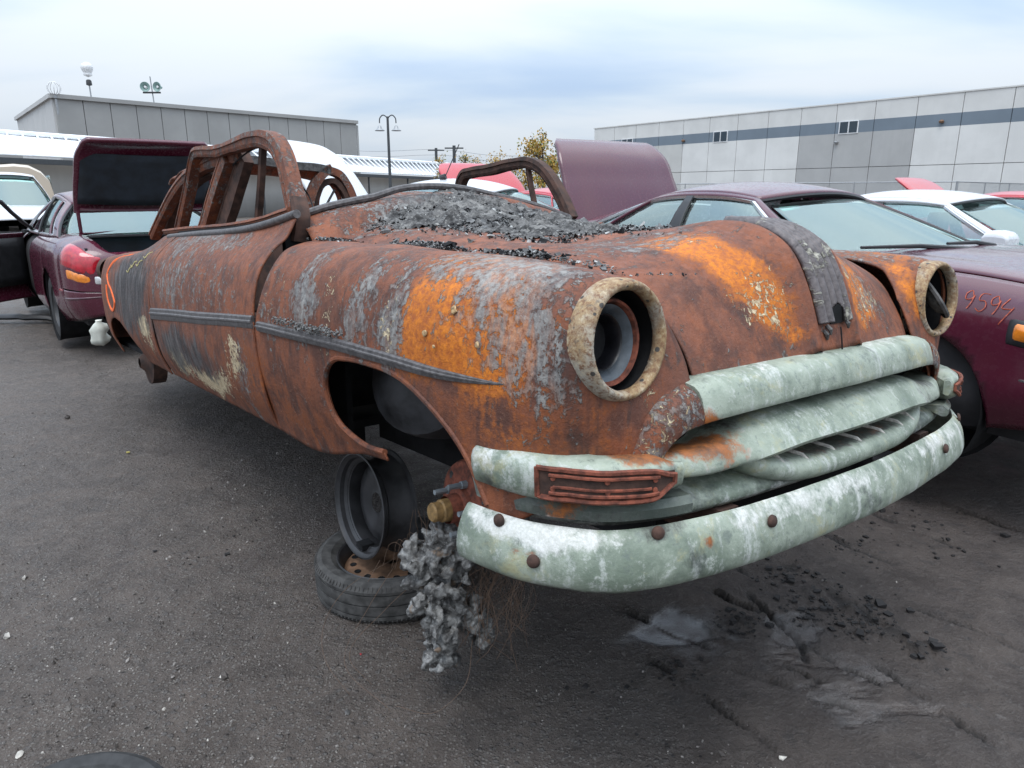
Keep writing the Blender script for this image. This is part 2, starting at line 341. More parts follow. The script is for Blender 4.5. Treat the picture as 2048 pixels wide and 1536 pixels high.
def bezel_mat():
    n = NT('peeling_bezel'); a = n.noise(8, 8, .65, .2); b = n.noise(85, 8, .78, .1); d = n.vor(55); dc = n.sepc(n.vor(55, out=1))[0]
    c = n.mix(n.ramp(a, .40, .60), (.36, .24, .12), (.40, .37, .31))
    c = n.mix(n.ramp(b, .47, .62, 0, .9), c, (.17, .072, .03)); c = n.mix(n.ramp(n.noise(6, 8, .7, .2, n.vec((1, 1, 1), (3, 8, 1))), .48, .64, 0, .65), c, (.15, .085, .045)); c = n.mix(n.ramp(b, .46, .36, 0, .8), c, (.52, .43, .29))
    c = n.mix(n.ramp(n.noise(24, 8, .75), .55, .66, 0, .7), c, (.10, .085, .07))
    c = n.mix(n.math('MULTIPLY', n.ramp(d, .34, .26), n.ramp(dc, .70, .74)), c, (.05, .045, .04))
    n.bump(n.math('ADD', b, n.math('MULTIPLY', a, .6)), .004, .8); return n.P(color=c, rough=.62)
M['bezel'] = bezel_mat()

# ------------------------------------------------------------------ the burnt car (car axes: x forward, y to its left, z up)
CAR_YAW, CAR_PITCH, CAR_ROLL = -.8967, -.0551, -.0321
car = thing('burned_car', 'burnt rusty old coupe with round headlight rings, missing roof and green corroded bumper', 'car', (.4035, 2.3709, .3471), (CAR_ROLL, CAR_PITCH, CAR_YAW))
ORANGE, GREY, CREAM, DARK = 0, 1, 2, 3
BLOBS = [  # centre, radii, channel, strength
 ((.36, -.92, .81), (.30, .3, .13), 0, 1.1), ((.24, -.92, .79), (.16, .3, .11), 0, .6), ((.30, -.82, .95), (.42, .2, .08), 0, .62), ((.50, -.90, .64), (.2, .3, .16), 0, .42), ((.65, -.7, .60), (.2, .25, .2), 0, .26),
 ((-.60, -.93, .44), (.55, .3, .2), 0, .30), ((-1.2, -.93, .52), (.5, .3, .22), 0, .34), ((-1.4, -.93, .88), (.5, .3, .12), 0, .18), ((.2, -.93, .6), (.3, .3, .15), 0, .16),
 ((.44, -.29, 1.0), (.17, .13, .16), 0, .95), ((.60, -.25, .88), (.14, .14, .17), 0, .8), ((.68, -.2, .80), (.08, .10, .08), 0, .5), ((.58, .22, .9), (.2, .12, .25), 0, .85), ((.66, .3, .8), (.1, .15, .1), 0, .4), ((-1.35, .35, 1.25), (.3, .3, .2), 0, 1.),
 ((.5, .75, .92), (.25, .2, .25), 0, .62), ((.60, .62, .75), (.1, .06, .2), 0, .9),
 ((.34, -.82, .95), (.38, .16, .07), 1, .62), ((.47, -.90, .86), (.20, .2, .13), 1, .52), ((.56, -.88, .74), (.10, .2, .14), 1, .42), ((-.12, -.9, .85), (.10, .3, .18), 1, .56), ((-.46, -.9, .86), (.10, .3, .22), 1, .52), ((.06, -.93, .80), (.07, .3, .16), 1, .66),
 ((-.15, -.93, .62), (.25, .3, .1), 1, .35), ((-.75, -.93, .8), (.3, .3, .2), 1, .2), ((-2.05, -.92, .84), (.5, .3, .18), 1, .42), ((-1.35, -.92, .83), (.35, .3, .14), 1, .3), ((-1.8, -.8, 1.02), (.9, .3, .06), 1, .5), ((-1.1, -.94, .5), (.1, .2, .2), 1, .35),
 ((.32, -.3, 1.03), (.3, .2, .05), 1, .45), ((.25, -.45, .98), (.25, .15, .06), 1, .28), ((.62, .27, .86), (.2, .12, .2), 1, .42), ((.3, .8, .95), (.5, .25, .1), 1, .5), ((-.9, -.3, 1.12), (.4, .5, .15), 1, .3), ((.66, -.12, .78), (.06, .2, .06), 1, .4),
 ((-1.62, -.93, .42), (.42, .3, .075), 2, .80), ((-2.1, -.93, .47), (.22, .3, .09), 2, .72), ((-1.15, -.94, .60), (.12, .2, .10), 2, .6), ((-2.66, -.95, .58), (.10, .2, .06), 2, .8), ((-.30, -.94, .84), (.08, .2, .2), 2, .36), ((-1.25, -.93, .50), (.3, .3, .06), 2, .36), ((.05, -.93, .80), (.05, .3, .16), 2, .42), ((-.72, -.94, .82), (.25, .3, .14), 2, .24), ((.66, -.25, .86), (.12, .13, .13), 2, .44), ((.45, -.25, 1.0), (.15, .1, .1), 2, .26),
 ((.63, .26, .83), (.15, .13, .16), 2, .42), ((.60, -.68, .66), (.12, .1, .08), 2, .42), ((-1.15, -.5, 1.12), (.15, .15, .1), 2, .55), ((-2.7, -.93, .9), (.25, .3, .12), 2, .38), ((-2.62, -.93, .52), (.18, .3, .12), 2, .48),
 ((-2.85, -.95, .78), (.5, .4, .32), 3, .85), ((-3.4, -.95, .75), (.5, .4, .25), 3, .38), ((-2.05, -.95, .53), (.5, .3, .15), 3, .8), ((-1.5, -.95, .52), (.3, .3, .12), 3, .4), ((.1, -.9, .93), (.12, .2, .1), 3, .35), ((-.35, .05, 1.08), (.5, .4, .15), 3, .75), ((-.6, -.1, 1.1), (.6, .5, .2), 1, .5), ((-.8, -.2, 1.12), (.4, .4, .2), 3, .5), ((-1.0, -.93, .3), (1.5, .4, .06), 3, .3), ((.68, -.18, .76), (.06, .1, .05), 3, .4),
]
CBLOBS = [((.71, -.62, .60), (.13, .17, .06), 0, 1.0), ((.76, -.52, .55), (.08, .10, .05), 0, .5), ((.70, -.74, .58), (.08, .1, .04), 0, .8), ((.69, -.55, .61), (.09, .22, .05), 2, 1.0), ((.69, .55, .61), (.12, .22, .06), 2, .8),
 ((.76, -.2, .55), (.06, .35, .03), 2, .3), ((.77, .45, .56), (.08, .2, .06), 2, .45), ((.45, -.95, .55), (.10, .1, .06), 1, .55), ((.47, -.95, .50), (.06, .1, .04), 2, .6), ((.70, -.1, .70), (.08, .14, .06), 1, .5), ((.70, .22, .71), (.1, .2, .05), 1, .55), ((.74, -.35, .70), (.06, .1, .05), 1, .45), ((.60, -.92, .42), (.3, .2, .035), 1, .5), ((.7, 0, .42), (.6, 1.1, .03), 1, .28), ((.55, -.95, .38), (.3, .12, .08), 1, .3), ((.80, -.3, .40), (.2, .45, .06), 1, .42), ((.80, .5, .40), (.2, .4, .06), 1, .4),
 ((.76, -.72, .42), (.05, .10, .025), 2, .8), ((.8, -.64, .39), (.05, .02, .02), 0, .9), ((.6, -.9, .30), (.4, .3, .022), 2, .75), ((.85, 0, .30), (.4, 1., .018), 2, .7), ((.80, 0, .575), (.05, .35, .02), 1, .3), ((.79, 0, .535), (.1, .5, .014), 2, .6), ((.785, 0, .497), (.06, .42, .014), 0, .35), ((.78, 0, .497), (.06, .42, .016), 2, .9), ((.6, -.8, .455), (.3, .3, .03), 2, .6), ((.62, -.86, .47), (.06, .06, .05), 0, .7)]  # dark entries along the scoop lip paint in the shade of the slot
def chrome_mask(o):
    me = o.data; V = np.empty(len(me.vertices)*3); me.vertices.foreach_get('co', V); V = V.reshape(-1, 3); m = np.zeros((len(V), 4)); m[:, 3] = 1
    for c, r, ch, s in CBLOBS:
        d = np.sqrt((((V - np.array(c))/np.array(r))**2).sum(1)); m[:, ch] += s*sstep(1.35, .15, d)
    a = me.color_attributes.new('mask', 'FLOAT_COLOR', 'POINT'); a.data.foreach_set('color', m.ravel()); return o
def mask_of(V):
    V = np.asarray(V, float); V = V + np.stack([fbm(V*7 + k*13, 4, .6) for k in range(3)], -1)*.075; m = np.zeros((len(V), 4)); m[:, 1] = .10; m[:, 2] = -.02; hi = sstep(1.12, 1.2, V[:, 2])*sstep(.5, .55, np.abs(V[:, 1]) + (V[:, 0] < -2.9)); m[:, 1] += .26*hi; m[:, 3] += .22*hi
    for c, r, ch, s in BLOBS:
        d = np.sqrt((((V - np.array(c))/np.array(r))**2).sum(1)); m[:, ch] += s*sstep(1.35, .15, d)*1.15
    return m
def paint_mask(o):
    me = o.data; V = np.empty(len(me.vertices)*3); me.vertices.foreach_get('co', V)
    a = me.color_attributes.new('mask', 'FLOAT_COLOR', 'POINT'); a.data.foreach_set('color', mask_of(V.reshape(-1, 3)).ravel()); return o
def dent(G, amp=.004, sc=3., seed=0):
    n = fbm(G*sc + seed, 3); G[..., 2] += amp*n; G[..., 1] += amp*.6*fbm(G*sc + seed + 40, 2); return G
HL = np.array([.668, -.748, .806])           # headlight centre, near side
fender_net = [
 [(-.93, -.885, .325), (-.925, -.935, .50), (-.895, -.957, .72), (-.85, -.942, .84), (-.82, -.908, .93), (-.83, -.855, .985), (-.86, -.77, 1.012), (-.90, -.65, 1.02)],
 [(-.55, -.885, .318), (-.55, -.94, .50), (-.55, -.96, .72), (-.54, -.945, .84), (-.54, -.91, .93), (-.54, -.85, .985), (-.54, -.76, 1.006), (-.56, -.64, 1.004)],
 [(-.2, -.90, .395), (-.2, -.94, .52), (-.2, -.96, .72), (-.2, -.945, .84), (-.2, -.91, .925), (-.2, -.85, .975), (-.2, -.76, .995), (-.2, -.635, .986)],
 [(.1, -.92, .42), (.1, -.945, .53), (.1, -.96, .71), (.1, -.945, .83), (.1, -.91, .91), (.1, -.85, .96), (.1, -.76, .982), (.1, -.63, .968)],
 [(.38, -.945, .40), (.36, -.95, .53), (.35, -.955, .70), (.35, -.942, .82), (.35, -.908, .90), (.35, -.85, .947), (.35, -.76, .966), (.35, -.62, .95)],
 [(.50, -.935, .40), (.50, -.935, .53), (.52, -.925, .69), (.54, -.905, .80), (.53, -.88, .885), (.51, -.835, .937), (.49, -.755, .952), (.48, -.612, .93)],
 [(.60, -.87, .46), (.61, -.87, .53), (.64, -.868, .67), (.65, -.865, .78), (.645, -.845, .87), (.625, -.80, .925), (.59, -.735, .94), (.55, -.60, .91)],
 [(.66, -.77, .47), (.675, -.765, .53), (.68, -.755, .65), (.665, -.75, .76), (.655, -.74, .85), (.645, -.715, .91), (.62, -.675, .915), (.58, -.587, .885)],
 [(.69, -.67, .47), (.705, -.665, .53), (.69, -.65, .655), (.672, -.64, .75), (.66, -.63, .81), (.645, -.615, .85), (.63, -.60, .86), (.61, -.572, .845)],
 [(.705, -.585, .47), (.72, -.575, .53), (.705, -.56, .665), (.685, -.555, .71), (.67, -.553, .745), (.655, -.555, .775), (.64, -.557, .80), (.628, -.560, .815)]]
ARCH = [(-.06, .437), (-.199, .43), (-.263, .444), (-.32, .475), (-.345, .52), (-.349, .573), (-.335, .62), (-.304, .655), (-.255, .68), (-.18, .69), (-.05, .694), (.05, .69), (.135, .676), (.223, .647), (.307, .603), (.375, .546), (.42, .495), (.455, .44), (.47, .38), (.46, .30), (-.02, .30)]
def fender(far=False):
    G = patch(fender_net, 150, 90)
    G = dent(G, .006, 4., 3 if far else 0)
    keep = np.ones((149, 89), bool)
    cut(G, keep, ARCH, (0, 2), lambda G: (G[..., 0] < .56))
    a = np.arange(48)*2*math.pi/48
    cut(G, keep, [(HL[1] + .114*math.cos(t), HL[2] + .114*math.sin(t)) for t in a], (1, 2), lambda G: G[..., 0] > .5)
    cut(G, keep, [(-.69, .30), (-.665, .585), (-.60, .64), (-.50, .655), (-.40, .30)], (1, 2), lambda G: G[..., 0] > .6)
    m = MB(); m.grid(G, 0, keep)
    o = m.build('front_fender', M['rust'], car, sharp=60, solid=.006, off=-1 if not far else -1, mirror=far)
    paint_mask(o)
    rim = curve([(x, -.945 if z > .5 else -.93, z) for x, z in ARCH[:-3]], 60)
    for r in rim: r[1] = side_y(G, r[0], r[2]) + .004
    t = MB().tube(rim, .009, 8); q = t.build('arch_lip', M['rust'], o, mirror=far); paint_mask(q)
    return o, G
def side_y(G, x, z):
    V = G.reshape(-1, 3); V = V[(V[:, 0] < .62) | (V[:, 2] < .62)]
    d = (V[:, 0] - x)**2 + (V[:, 2] - z)**2; k = np.argpartition(d, 4)[:4]; w = 1/(d[k] + 1e-5)
    return float((V[k, 1]*w).sum()/w.sum())
near_fender, GF = fender(False)
near_fender['label'] = 'near front fender with bright orange rust patch'
far_fender, _ = fender(True)

hood_half = [
 [(-1.12, -.635, 1.055), (-1.10, -.52, 1.10), (-1.04, -.3, 1.165), (-1.0, -.12, 1.205), (-.98, 0, 1.21)],
 [(-.75, -.62, 1.014), (-.75, -.5, 1.055), (-.72, -.3, 1.10), (-.70, -.12, 1.13), (-.7, 0, 1.135)],
 [(-.4, -.615, .995), (-.4, -.5, 1.028), (-.4, -.3, 1.045), (-.4, -.12, 1.058), (-.4, 0, 1.062)],
 [(-.1, -.61, .977), (-.1, -.5, 1.005), (-.1, -.3, 1.018), (-.1, -.12, 1.028), (-.1, 0, 1.032)],
 [(.15, -.605, .963), (.15, -.48, .992), (.16, -.3, 1.016), (.17, -.13, 1.035), (.17, 0, 1.04)],
 [(.36, -.60, .943), (.37, -.47, .973), (.39, -.3, 1.008), (.40, -.13, 1.038), (.40, 0, 1.044)],
 [(.49, -.578, .912), (.51, -.46, .938), (.525, -.29, .977), (.535, -.13, 1.012), (.54, 0, 1.02)],
 [(.565, -.558, .866), (.585, -.45, .886), (.60, -.28, .92), (.615, -.125, .958), (.622, 0, .966)],
 [(.615, -.538, .81), (.635, -.44, .822), (.65, -.28, .845), (.665, -.12, .875), (.672, 0, .88)],
 [(.65, -.528, .755), (.67, -.43, .765), (.685, -.27, .778), (.695, -.12, .795), (.70, 0, .80)],
 [(.675, -.522, .695), (.70, -.43, .70), (.715, -.27, .705), (.722, -.12, .71), (.727, 0, .712)]]
hood_net = [r + [(x, -y + (.026 if k >= 4 and j == 3 else 0), z - (.006 if k >= 4 and j == 3 else 0)) for j, (x, y, z) in enumerate(r[-2::-1])] for k, r in enumerate(hood_half)]
GH = dent(patch(hood_net, 160, 180), .007, 3.2, 9)
# raised centre spine that carries the ornament strip
sp = (np.exp(-(GH[..., 1]/.135)**6) - .75*np.exp(-(GH[..., 1]/.088)**10))*sstep(.2, .46, GH[..., 0]); GH[..., 0] += .024*sp; GH[..., 2] += .020*sp
# heat-warped valley between the spine and the shoulders
GH[..., 2] -= .012*np.exp(-((np.abs(GH[..., 1]) - .33)/.1)**2)*sstep(-.3, .0, GH[..., 0])*sstep(.5, .3, GH[..., 0])
hood = paint_mask(MB().grid(GH).build('hood', M['rust'], car, sharp=60, solid=.006))
def on_hood(x, y, out=.0):
    V = GH.reshape(-1, 3)
    d = (V[:, 1] - y)**2 + (V[:, 0] - x)**2; k = np.argmin(d); return V[k]
# ornament strip: five ribs running over the nose
iy0, iy1 = 48, 62
strip = MB(); rows = []
path = (GH[:, 89] + GH[:, 90])/2; path = path[(path[:, 0] > .40) & (path[:, 2] > .785)]; path = curve(path[::2], 130)
for i in range(len(path)):
    c = path[i]; t = path[min(i+1, 129)] - path[max(i-1, 0)]; t /= np.linalg.norm(t); nrm = np.array([-t[2], 0, t[0]]); nrm = nrm if nrm[0] > 0 else -nrm
    row = []
    for q in np.linspace(-1, 1, 61):
        hgt = .002 + .017*abs(math.cos(q*math.pi*2.5))**.7
        z = max(0, float(fbm(np.array([c[0]*40, q*4.2, c[2]*40]), 3)) - .25)*.007
        row.append(c + nrm*(hgt + z) + np.array([0, q*.080, 0]) - nrm*.0015*q*q)
    rows.append(row)
R = np.array(rows); Rc = (R[1:, 1:] + R[:-1, :-1])/2; keep = ((Rc[..., 1] - .016)/.030)**2 + ((Rc[..., 2] - .785)/.058)**2 > 1
def ornament_mat():
    n = NT('ornament_strip'); a = n.noise(13, 7, .7, .8); f = n.noise(60, 6, .7)
    c = n.mix(n.ramp(f, .3, .7), (.060, .050, .052), (.145, .125, .124)); c = n.mix(n.ramp(a, .56, .63, 0, .9), c, n.mix(n.ramp(f, .4, .6), (.2, .19, .15), (.45, .43, .36)))
    n.bump(n.math('ADD', n.math('MULTIPLY', n.ramp(a, .54, .64), .9), n.math('MULTIPLY', f, .4)), .0035, .8); return n.P(color=c, rough=.5, metal=.1)
MB().grid(R, 0, keep).build('ornament_strip', ornament_mat(), hood, sharp=50, solid=.006)
lugs = MB()
for y, dz in ((-.035, 0), (.055, .01), (-.05, -.012)):
    MB().tube([(.716, y, .785 + dz), (.727, y, .775 + dz), (.726, y + .004, .762 + dz)], [.005, .006, .003], 7).build('melted_lug', M['char'], hood)
MB().loft([[(.7115 + .009*math.sin(t)*0 + d, .016 + .031*math.cos(t), .787 + .050*max(0, math.sin(t))) for t in np.linspace(0, math.pi, 14)] for d in (-.03, .004)]).build('badge_hole_shade', M['soot'], hood)  # black plug standing in for the shade inside the strip's cutout
MB().tube([(.732 + .001, .004, .78), (.738, .004, .75), (.7425, .004, .715)], .0022, 6).build('centre_seam', M['soot'], hood)

# doors, quarter panels
door_net = []
for x in (-.90, -1.2, -1.6, -2.0, -2.44):
    k = (x + .9)/-1.54
    door_net.append([(x - .01 - .02*(1-k), -.872, .325), (x, -.925, .44), (x, -.945 - .01*math.sin(k*3), .56), (x, -.957, .71), (x, -.945, .83), (x, -.915, .92), (x, -.865, .985), (x, -.812, 1.03), (x, -.775, 1.062 + .03*(1-k)**3)])
def door(far):
    G = dent(patch(door_net, 110, 70), .006, 3.1, 20)
    G[..., 1] += .012*np.exp(-((G[..., 2] - .60)/.03)**2)*0
    o = paint_mask(MB().grid(G).build('door', M['rust'], car, sharp=60, solid=.007, mirror=far)); return o, G
near_door, GD = door(False); far_door, _ = door(True)
quarter_net = []
for x, w, zb, zt in ((-2.455, .957, .325, 1.062), (-2.8, .962, .33, 1.045), (-3.2, .965, .32, 1.0), (-3.6, .958, .31, .975), (-3.95, .93, .30, .962), (-4.2, .885, .30, .955), (-4.42, .80, .32, .93), (-4.52, .68, .36, .88)):
    d = w
    ti = .775 if x > -2.9 else .775 - .16*sstep(-2.9, -3.6, x)
    mid = zt - .07
    quarter_net.append([(x, -d + .075, zb), (x, -d + .02, zb + .13), (x - .01, -d, .62), (x - .015, -d + .003, .74), (x, -d + .022, .85), (x, -d + .06, .92 + (zt - .96)*.3), (x + .01, -d + .115, zt - .03 if zt < 1.0 else zt - .055), (x + .015, -max(ti, .35)*(d/.96), zt)])
QARCH = [(-3.74, .25), (-3.72, .40), (-3.69, .457), (-3.63, .515), (-3.53, .55), (-3.42, .562), (-3.28, .55), (-3.135, .506), (-3.03, .46), (-2.97, .42), (-2.93, .37), (-2.91, .25)]
def quarter(far):
    G = dent(patch(quarter_net, 130, 70), .007, 3., 30); keep = np.ones((129, 69), bool)
    if not far: cut(G, keep, QARCH, (0, 2))
    o = paint_mask(MB().grid(G, 0, keep).build('quarter_panel', M['rust'], car, sharp=60, solid=.007, mirror=far)); return o, G
near_q, GQ = quarter(False); far_q, _ = quarter(True)
GALL = np.concatenate([GF.reshape(-1, 3), GD.reshape(-1, 3), GQ.reshape(-1, 3)])
def sy(x, z):
    d = (GALL[:, 0] - x)**2 + (GALL[:, 2] - z)**2 + np.where(GALL[:, 1] > -.75, 1, 0); k = np.argpartition(d, 5)[:5]; w = 1/(d[k] + 1e-5)
    return float((GALL[k, 1]*w).sum()/w.sum())
# marks sprayed on the quarter panel
def spray(parent, name, pts, r, mat, f=sy, off=.0095):
    P = curve([(x, f(x, z) - off, z) for x, z in pts], 40)
    for p in P: p[1] = f(p[0], p[2]) - off
    return MB().tube(P, r, 6, flat=.5, up=(0, 1, 0)).build(name, mat, parent)
spray(near_q, 'orange_mark', [(-3.22, .955), (-3.40, .925), (-3.54, .88), (-3.60, .83), (-3.54, .775), (-3.42, .73), (-3.34, .66), (-3.42, .61), (-3.53, .625), (-3.60, .70), (-3.61, .76)], .0095, M['orange_paint'])
for k in range(4):
    x = -2.62 - .09*k + rng.uniform(-.03, .03); z = .96 - .012*k + rng.uniform(-.04, .02)
    spray(near_q, 'yellow_mark', [(x, z), (x - .05, z - .01), (x - .07, z - .03), (x - .11, z - .025)], .004, M['yellow_paint'])
# blistered paint lumps on the fender
for k, (x, z, s) in enumerate(((.335, .858, .012), (.245, .80, .010), (.425, .79, .010), (.29, .775, .006))):
    y = sy(x, z); r_ = np.random.default_rng(k); s *= .8; mb = MB().lathe([(.0003, .02*s), (.45*s, .10*s), (.85*s, .04*s), (s, -.15*s), (.9*s, -.5*s)], (x, y - .0068, z), (0, -1, .15), 11); V = mb.v[0]; V += fbm(V*170 + k, 2)[:, None]*.4*s
    mb.build('paint_blister', M['blister'], near_fender, sharp=60)
# side trim
def trim(pts, name, parent):
    P = curve(pts, 50); rings = []
    for x, z, h in P:
        y = sy(x, z)
        prof = [(0, -h), (-.010, -h), (-.014, -h*.55), (-.014, -h*.2), (-.019, -.1*h), (-.019, .15*h), (-.014, .3*h), (-.014, .75*h), (-.008, h), (0, h)]
        rings.append([(x, y + a*(min(1, h/.02)), z + b) for a, b in prof])
    return MB().loft(rings).build(name, M['tar'], parent, sharp=30)
trim([(-2.44, .657, .029), (-2.0, .68, .028), (-1.56, .70, .026), (-1.2, .72, .024), (-.90, .735, .023)], 'side_molding', near_door)
trim([(-.855, .724, .017), (-.41, .726, .017), (-.03, .723, .016), (.26, .715, .013), (.40, .713, .008), (.50, .714, .0015)], 'side_molding', near_fender)
def junk(mb, c, n, sx, sz, r=.012):
    for _ in range(n):
        x = c[0] + rng.normal()*sx; z = c[1] + rng.normal()*sz
        mb.box((x, sy(x, z) - .02 + rng.uniform(0, .01), z + .02), rng.uniform(.3, 1, 3)*r, Euler(rng.uniform(0, 6, 3)).to_matrix())
jm = MB(); junk(jm, (-.36, .738), 260, .10, .006, .007); junk(jm, (-.60, .745), 50, .06, .004, .006)
o = jm.build('molten_crust', M['crust'], near_fender, smooth=False); o['kind'] = 'stuff'

# door window frame, posts
def bar(path, w, t, n, name, mat, parent, up=(0, 1, 0), mask=True, N=40):
    P = curve(path, N); T = np.gradient(P, axis=0); T /= np.linalg.norm(T, axis=1)[:, None]; W = np.interp(np.linspace(0, 1, N), np.linspace(0, 1, len(np.atleast_1d(w))), np.atleast_1d(w)) if np.size(w) > 1 else np.full(N, w)
    rings = []
    for i in range(N):
        u = np.array(up, float); u -= T[i]*(u @ T[i]); u /= np.linalg.norm(u); b = np.cross(T[i], u); h = W[i]/2
        j = 1 + .12*fbm(P[i]*9, 2)
        prof = [(-h, -t/2), (-h*.55, -t/2 - .006), (-h*.5, -t/2 - .002), (h*.2, -t/2 - .003), (h*.3, -t/2 - .010), (h, -t/2 - .004), (h, t/2), (-h, t/2)]
        rings.append([P[i] + b*a*j + u*c for a, c in prof])
    o = MB().loft(rings).build(name, mat, parent, sharp=30)
    return paint_mask(o) if mask else o
FRAME = [(-2.74, -.70, 1.09), (-2.532, -.69, 1.294), (-2.405, -.683, 1.435), (-2.38, -.68, 1.460), (-2.34, -.68, 1.466), (-2.22, -.68, 1.460), (-2.009, -.68, 1.441), (-1.756, -.68, 1.44), (-1.53, -.68, 1.441), (-1.386, -.68, 1.427), (-1.277, -.68, 1.39), (-1.21, -.68, 1.327), (-1.163, -.685, 1.251), (-1.113, -.69, 1.163), (-1.055, -.70, 1.095), (-1.02, -.71, 1.03)]
bar(FRAME, [.062, .058, .054, .05, .05, .05, .052, .054, .058, .064, .072, .088, .10, .08], .05, 8, 'window_frame', M['rust'], near_door, N=90)
bar([(-1.438, -.68, 1.405), (-1.478, -.68, 1.293), (-1.566, -.68, 1.095)], .035, .02, 8, 'vent_post', M['dark_rust'], near_door, mask=False)
bar([(-2.84, -.745, 1.078), (-2.236, -.745, 1.083), (-1.628, -.745, 1.085), (-1.319, -.745, 1.096), (-1.002, -.74, 1.123)], .03, .05, 8, 'window_sill', M['rust'], near_door)
MB().tube(curve([(-2.639, -.79, 1.048), (-2.1, -.79, 1.056), (-1.511, -.79, 1.062), (-1.298, -.79, 1.071), (-1.053, -.785, 1.092), (-.90, -.775, 1.111)], 40), .016, 10).build('belt_molding', M['tar'], near_door)
MB().tube(curve([(-2.5, -.772, 1.068), (-1.9, -.772, 1.074), (-1.3, -.772, 1.085), (-1.0, -.765, 1.110)], 30), .009, 8).build('belt_molding', M['soot'], near_door)
bar([(-1.0, -.722, 1.17), (-.965, -.735, 1.09), (-.975, -.745, 1.015)], [.035, .06, .05], .05, 8, 'window_frame', M['dark_rust'], near_door, mask=False)
bar([(-1.974, .7, 1.2), (-1.985, .7, 1.354), (-1.949, .7, 1.392), (-1.88, .7, 1.40), (-1.703, .7, 1.403), (-1.479, .7, 1.416), (-1.345, .7, 1.409), (-1.253, .7, 1.372), (-1.176, .7, 1.307), (-1.111, .7, 1.229), (-1.03, .7, 1.11)], .055, .045, 8, 'window_frame', M['dark_rust'], far_door, mask=False, N=80)
bar([(-1.37, .7, 1.40), (-1.346, .7, 1.298), (-1.30, .7, 1.15)], .022, .02, 8, 'vent_post', M['dark_rust'], far_door, mask=False)
# remains of the roof
roof = MB(); tops = curve([(-2.98, -.60, 1.43), (-3.02, -.45, 1.51), (-3.05, -.311, 1.541), (-3.05, -.111, 1.533), (-3.05, .119, 1.524), (-3.05, .291, 1.518), (-3.05, .369, 1.499)], 40)
G = np.array([[p + np.array([-.0 - .35*s, 0, -.05*s*s - .012*math.sin(s*9 + p[1]*4)*s]) for s in np.linspace(0, 1, 14)] for p in tops])
rf = paint_mask(roof.grid(dent(G, .01, 6)).build('roof', M['rust'], car, sharp=60, solid=.01))
bar([(-2.98, -.56, 1.43), (-3.03, -.45, 1.492), (-3.04, -.311, 1.52), (-3.04, .119, 1.505), (-3.04, .30, 1.497), (-3.04, .36, 1.485)], .05, .03, 8, 'roof_header', M['char'], rf, up=(1, 0, 0), mask=False)
bar([(-3.05, .369, 1.505), (-3.05, .298, 1.457), (-3.05, .24, 1.383), (-3.05, .203, 1.291), (-3.05, .16, 1.1)], .055, .05, 8, 'roof_pillar', M['rust'], rf, up=(1, 0, 0))
bar([(-3.1, .34, 1.50), (-3.1, .449, 1.467), (-3.1, .504, 1.396), (-3.1, .551, 1.276), (-3.1, .60, 1.1)], .05, .06, 8, 'roof_pillar', M['rust'], rf, up=(1, 0, 0))
hoop = [(-3.1, .252, 1.15), (-3.1, .277, 1.335), (-3.1, .335, 1.41), (-3.1, .402, 1.426), (-3.1, .462, 1.375), (-3.1, .52, 1.2)]
bar(hoop, .035, .04, 8, 'quarter_window_frame', M['dark_rust'], rf, up=(1, 0, 0), mask=False)
bar([(-3.14, y*.72 + .108, z*.93 + .085) for _, y, z in hoop], .02, .03, 8, 'quarter_window_frame', M['red_rust'], rf, up=(1, 0, 0), mask=False)
bar([(-3.12, .31, 1.2), (-3.12, .42, 1.37)], .012, .012, 8, 'broken_stay', M['char'], rf, up=(1, 0, 0), mask=False)
g = MB().grid(np.array([[(-3.16, y, z) for z in np.linspace(1.05, 1.44, 8)] for y in np.linspace(.2, .58, 8)])); 
bar([(-3.375, -.70, 1.06), (-3.169, -.67, 1.2), (-2.961, -.66, 1.292), (-2.722, -.65, 1.365), (-2.44, -.64, 1.401), (-2.163, -.64, 1.412), (-1.862, -.64, 1.405)], .055, .05, 8, 'quarter_window_frame', M['rust'], near_q, N=60)
bar([(-3.30, -.64, 1.08), (-3.12, -.62, 1.215), (-2.92, -.61, 1.295), (-2.68, -.60, 1.355), (-2.387, -.59, 1.38)], .03, .05, 8, 'quarter_window_frame', M['dark_rust'], near_q, mask=False)
bar([(-1.95, -.655, 1.41), (-2.086, -.67, 1.287), (-2.285, -.70, 1.06)], [.075, .085, .095], .06, 8, 'door_pillar', M['rust'], car)
bar([(-1.82, -.62, 1.41), (-1.95, -.63, 1.287), (-2.15, -.66, 1.06)], [.10, .11, .12], .04, 8, 'door_pillar', M['dark_rust'], car, mask=False)
for pts in ([(-2.4, -.6, 1.36), (-2.6, -.6, 1.25), (-2.7, -.62, 1.08)], [(-2.2, -.58, 1.35), (-2.5, -.58, 1.2), (-2.75, -.6, 1.1)], [(-2.25, -.6, 1.3), (-2.3, -.55, 1.2), (-2.3, -.6, 1.08)], [(-1.7, -.5, 1.36), (-1.9, -.3, 1.25), (-1.6, -.4, 1.1)], [(-1.5, -.66, 1.42), (-1.75, -.66, 1.40), (-1.9, -.66, 1.37)], [(-1.5, -.66, 1.42), (-1.36, -.66, 1.38), (-1.28, -.66, 1.27)]):
    MB().tube(curve(pts, 16), .004, 5).build('hanging_wire', M['soot'], rf)
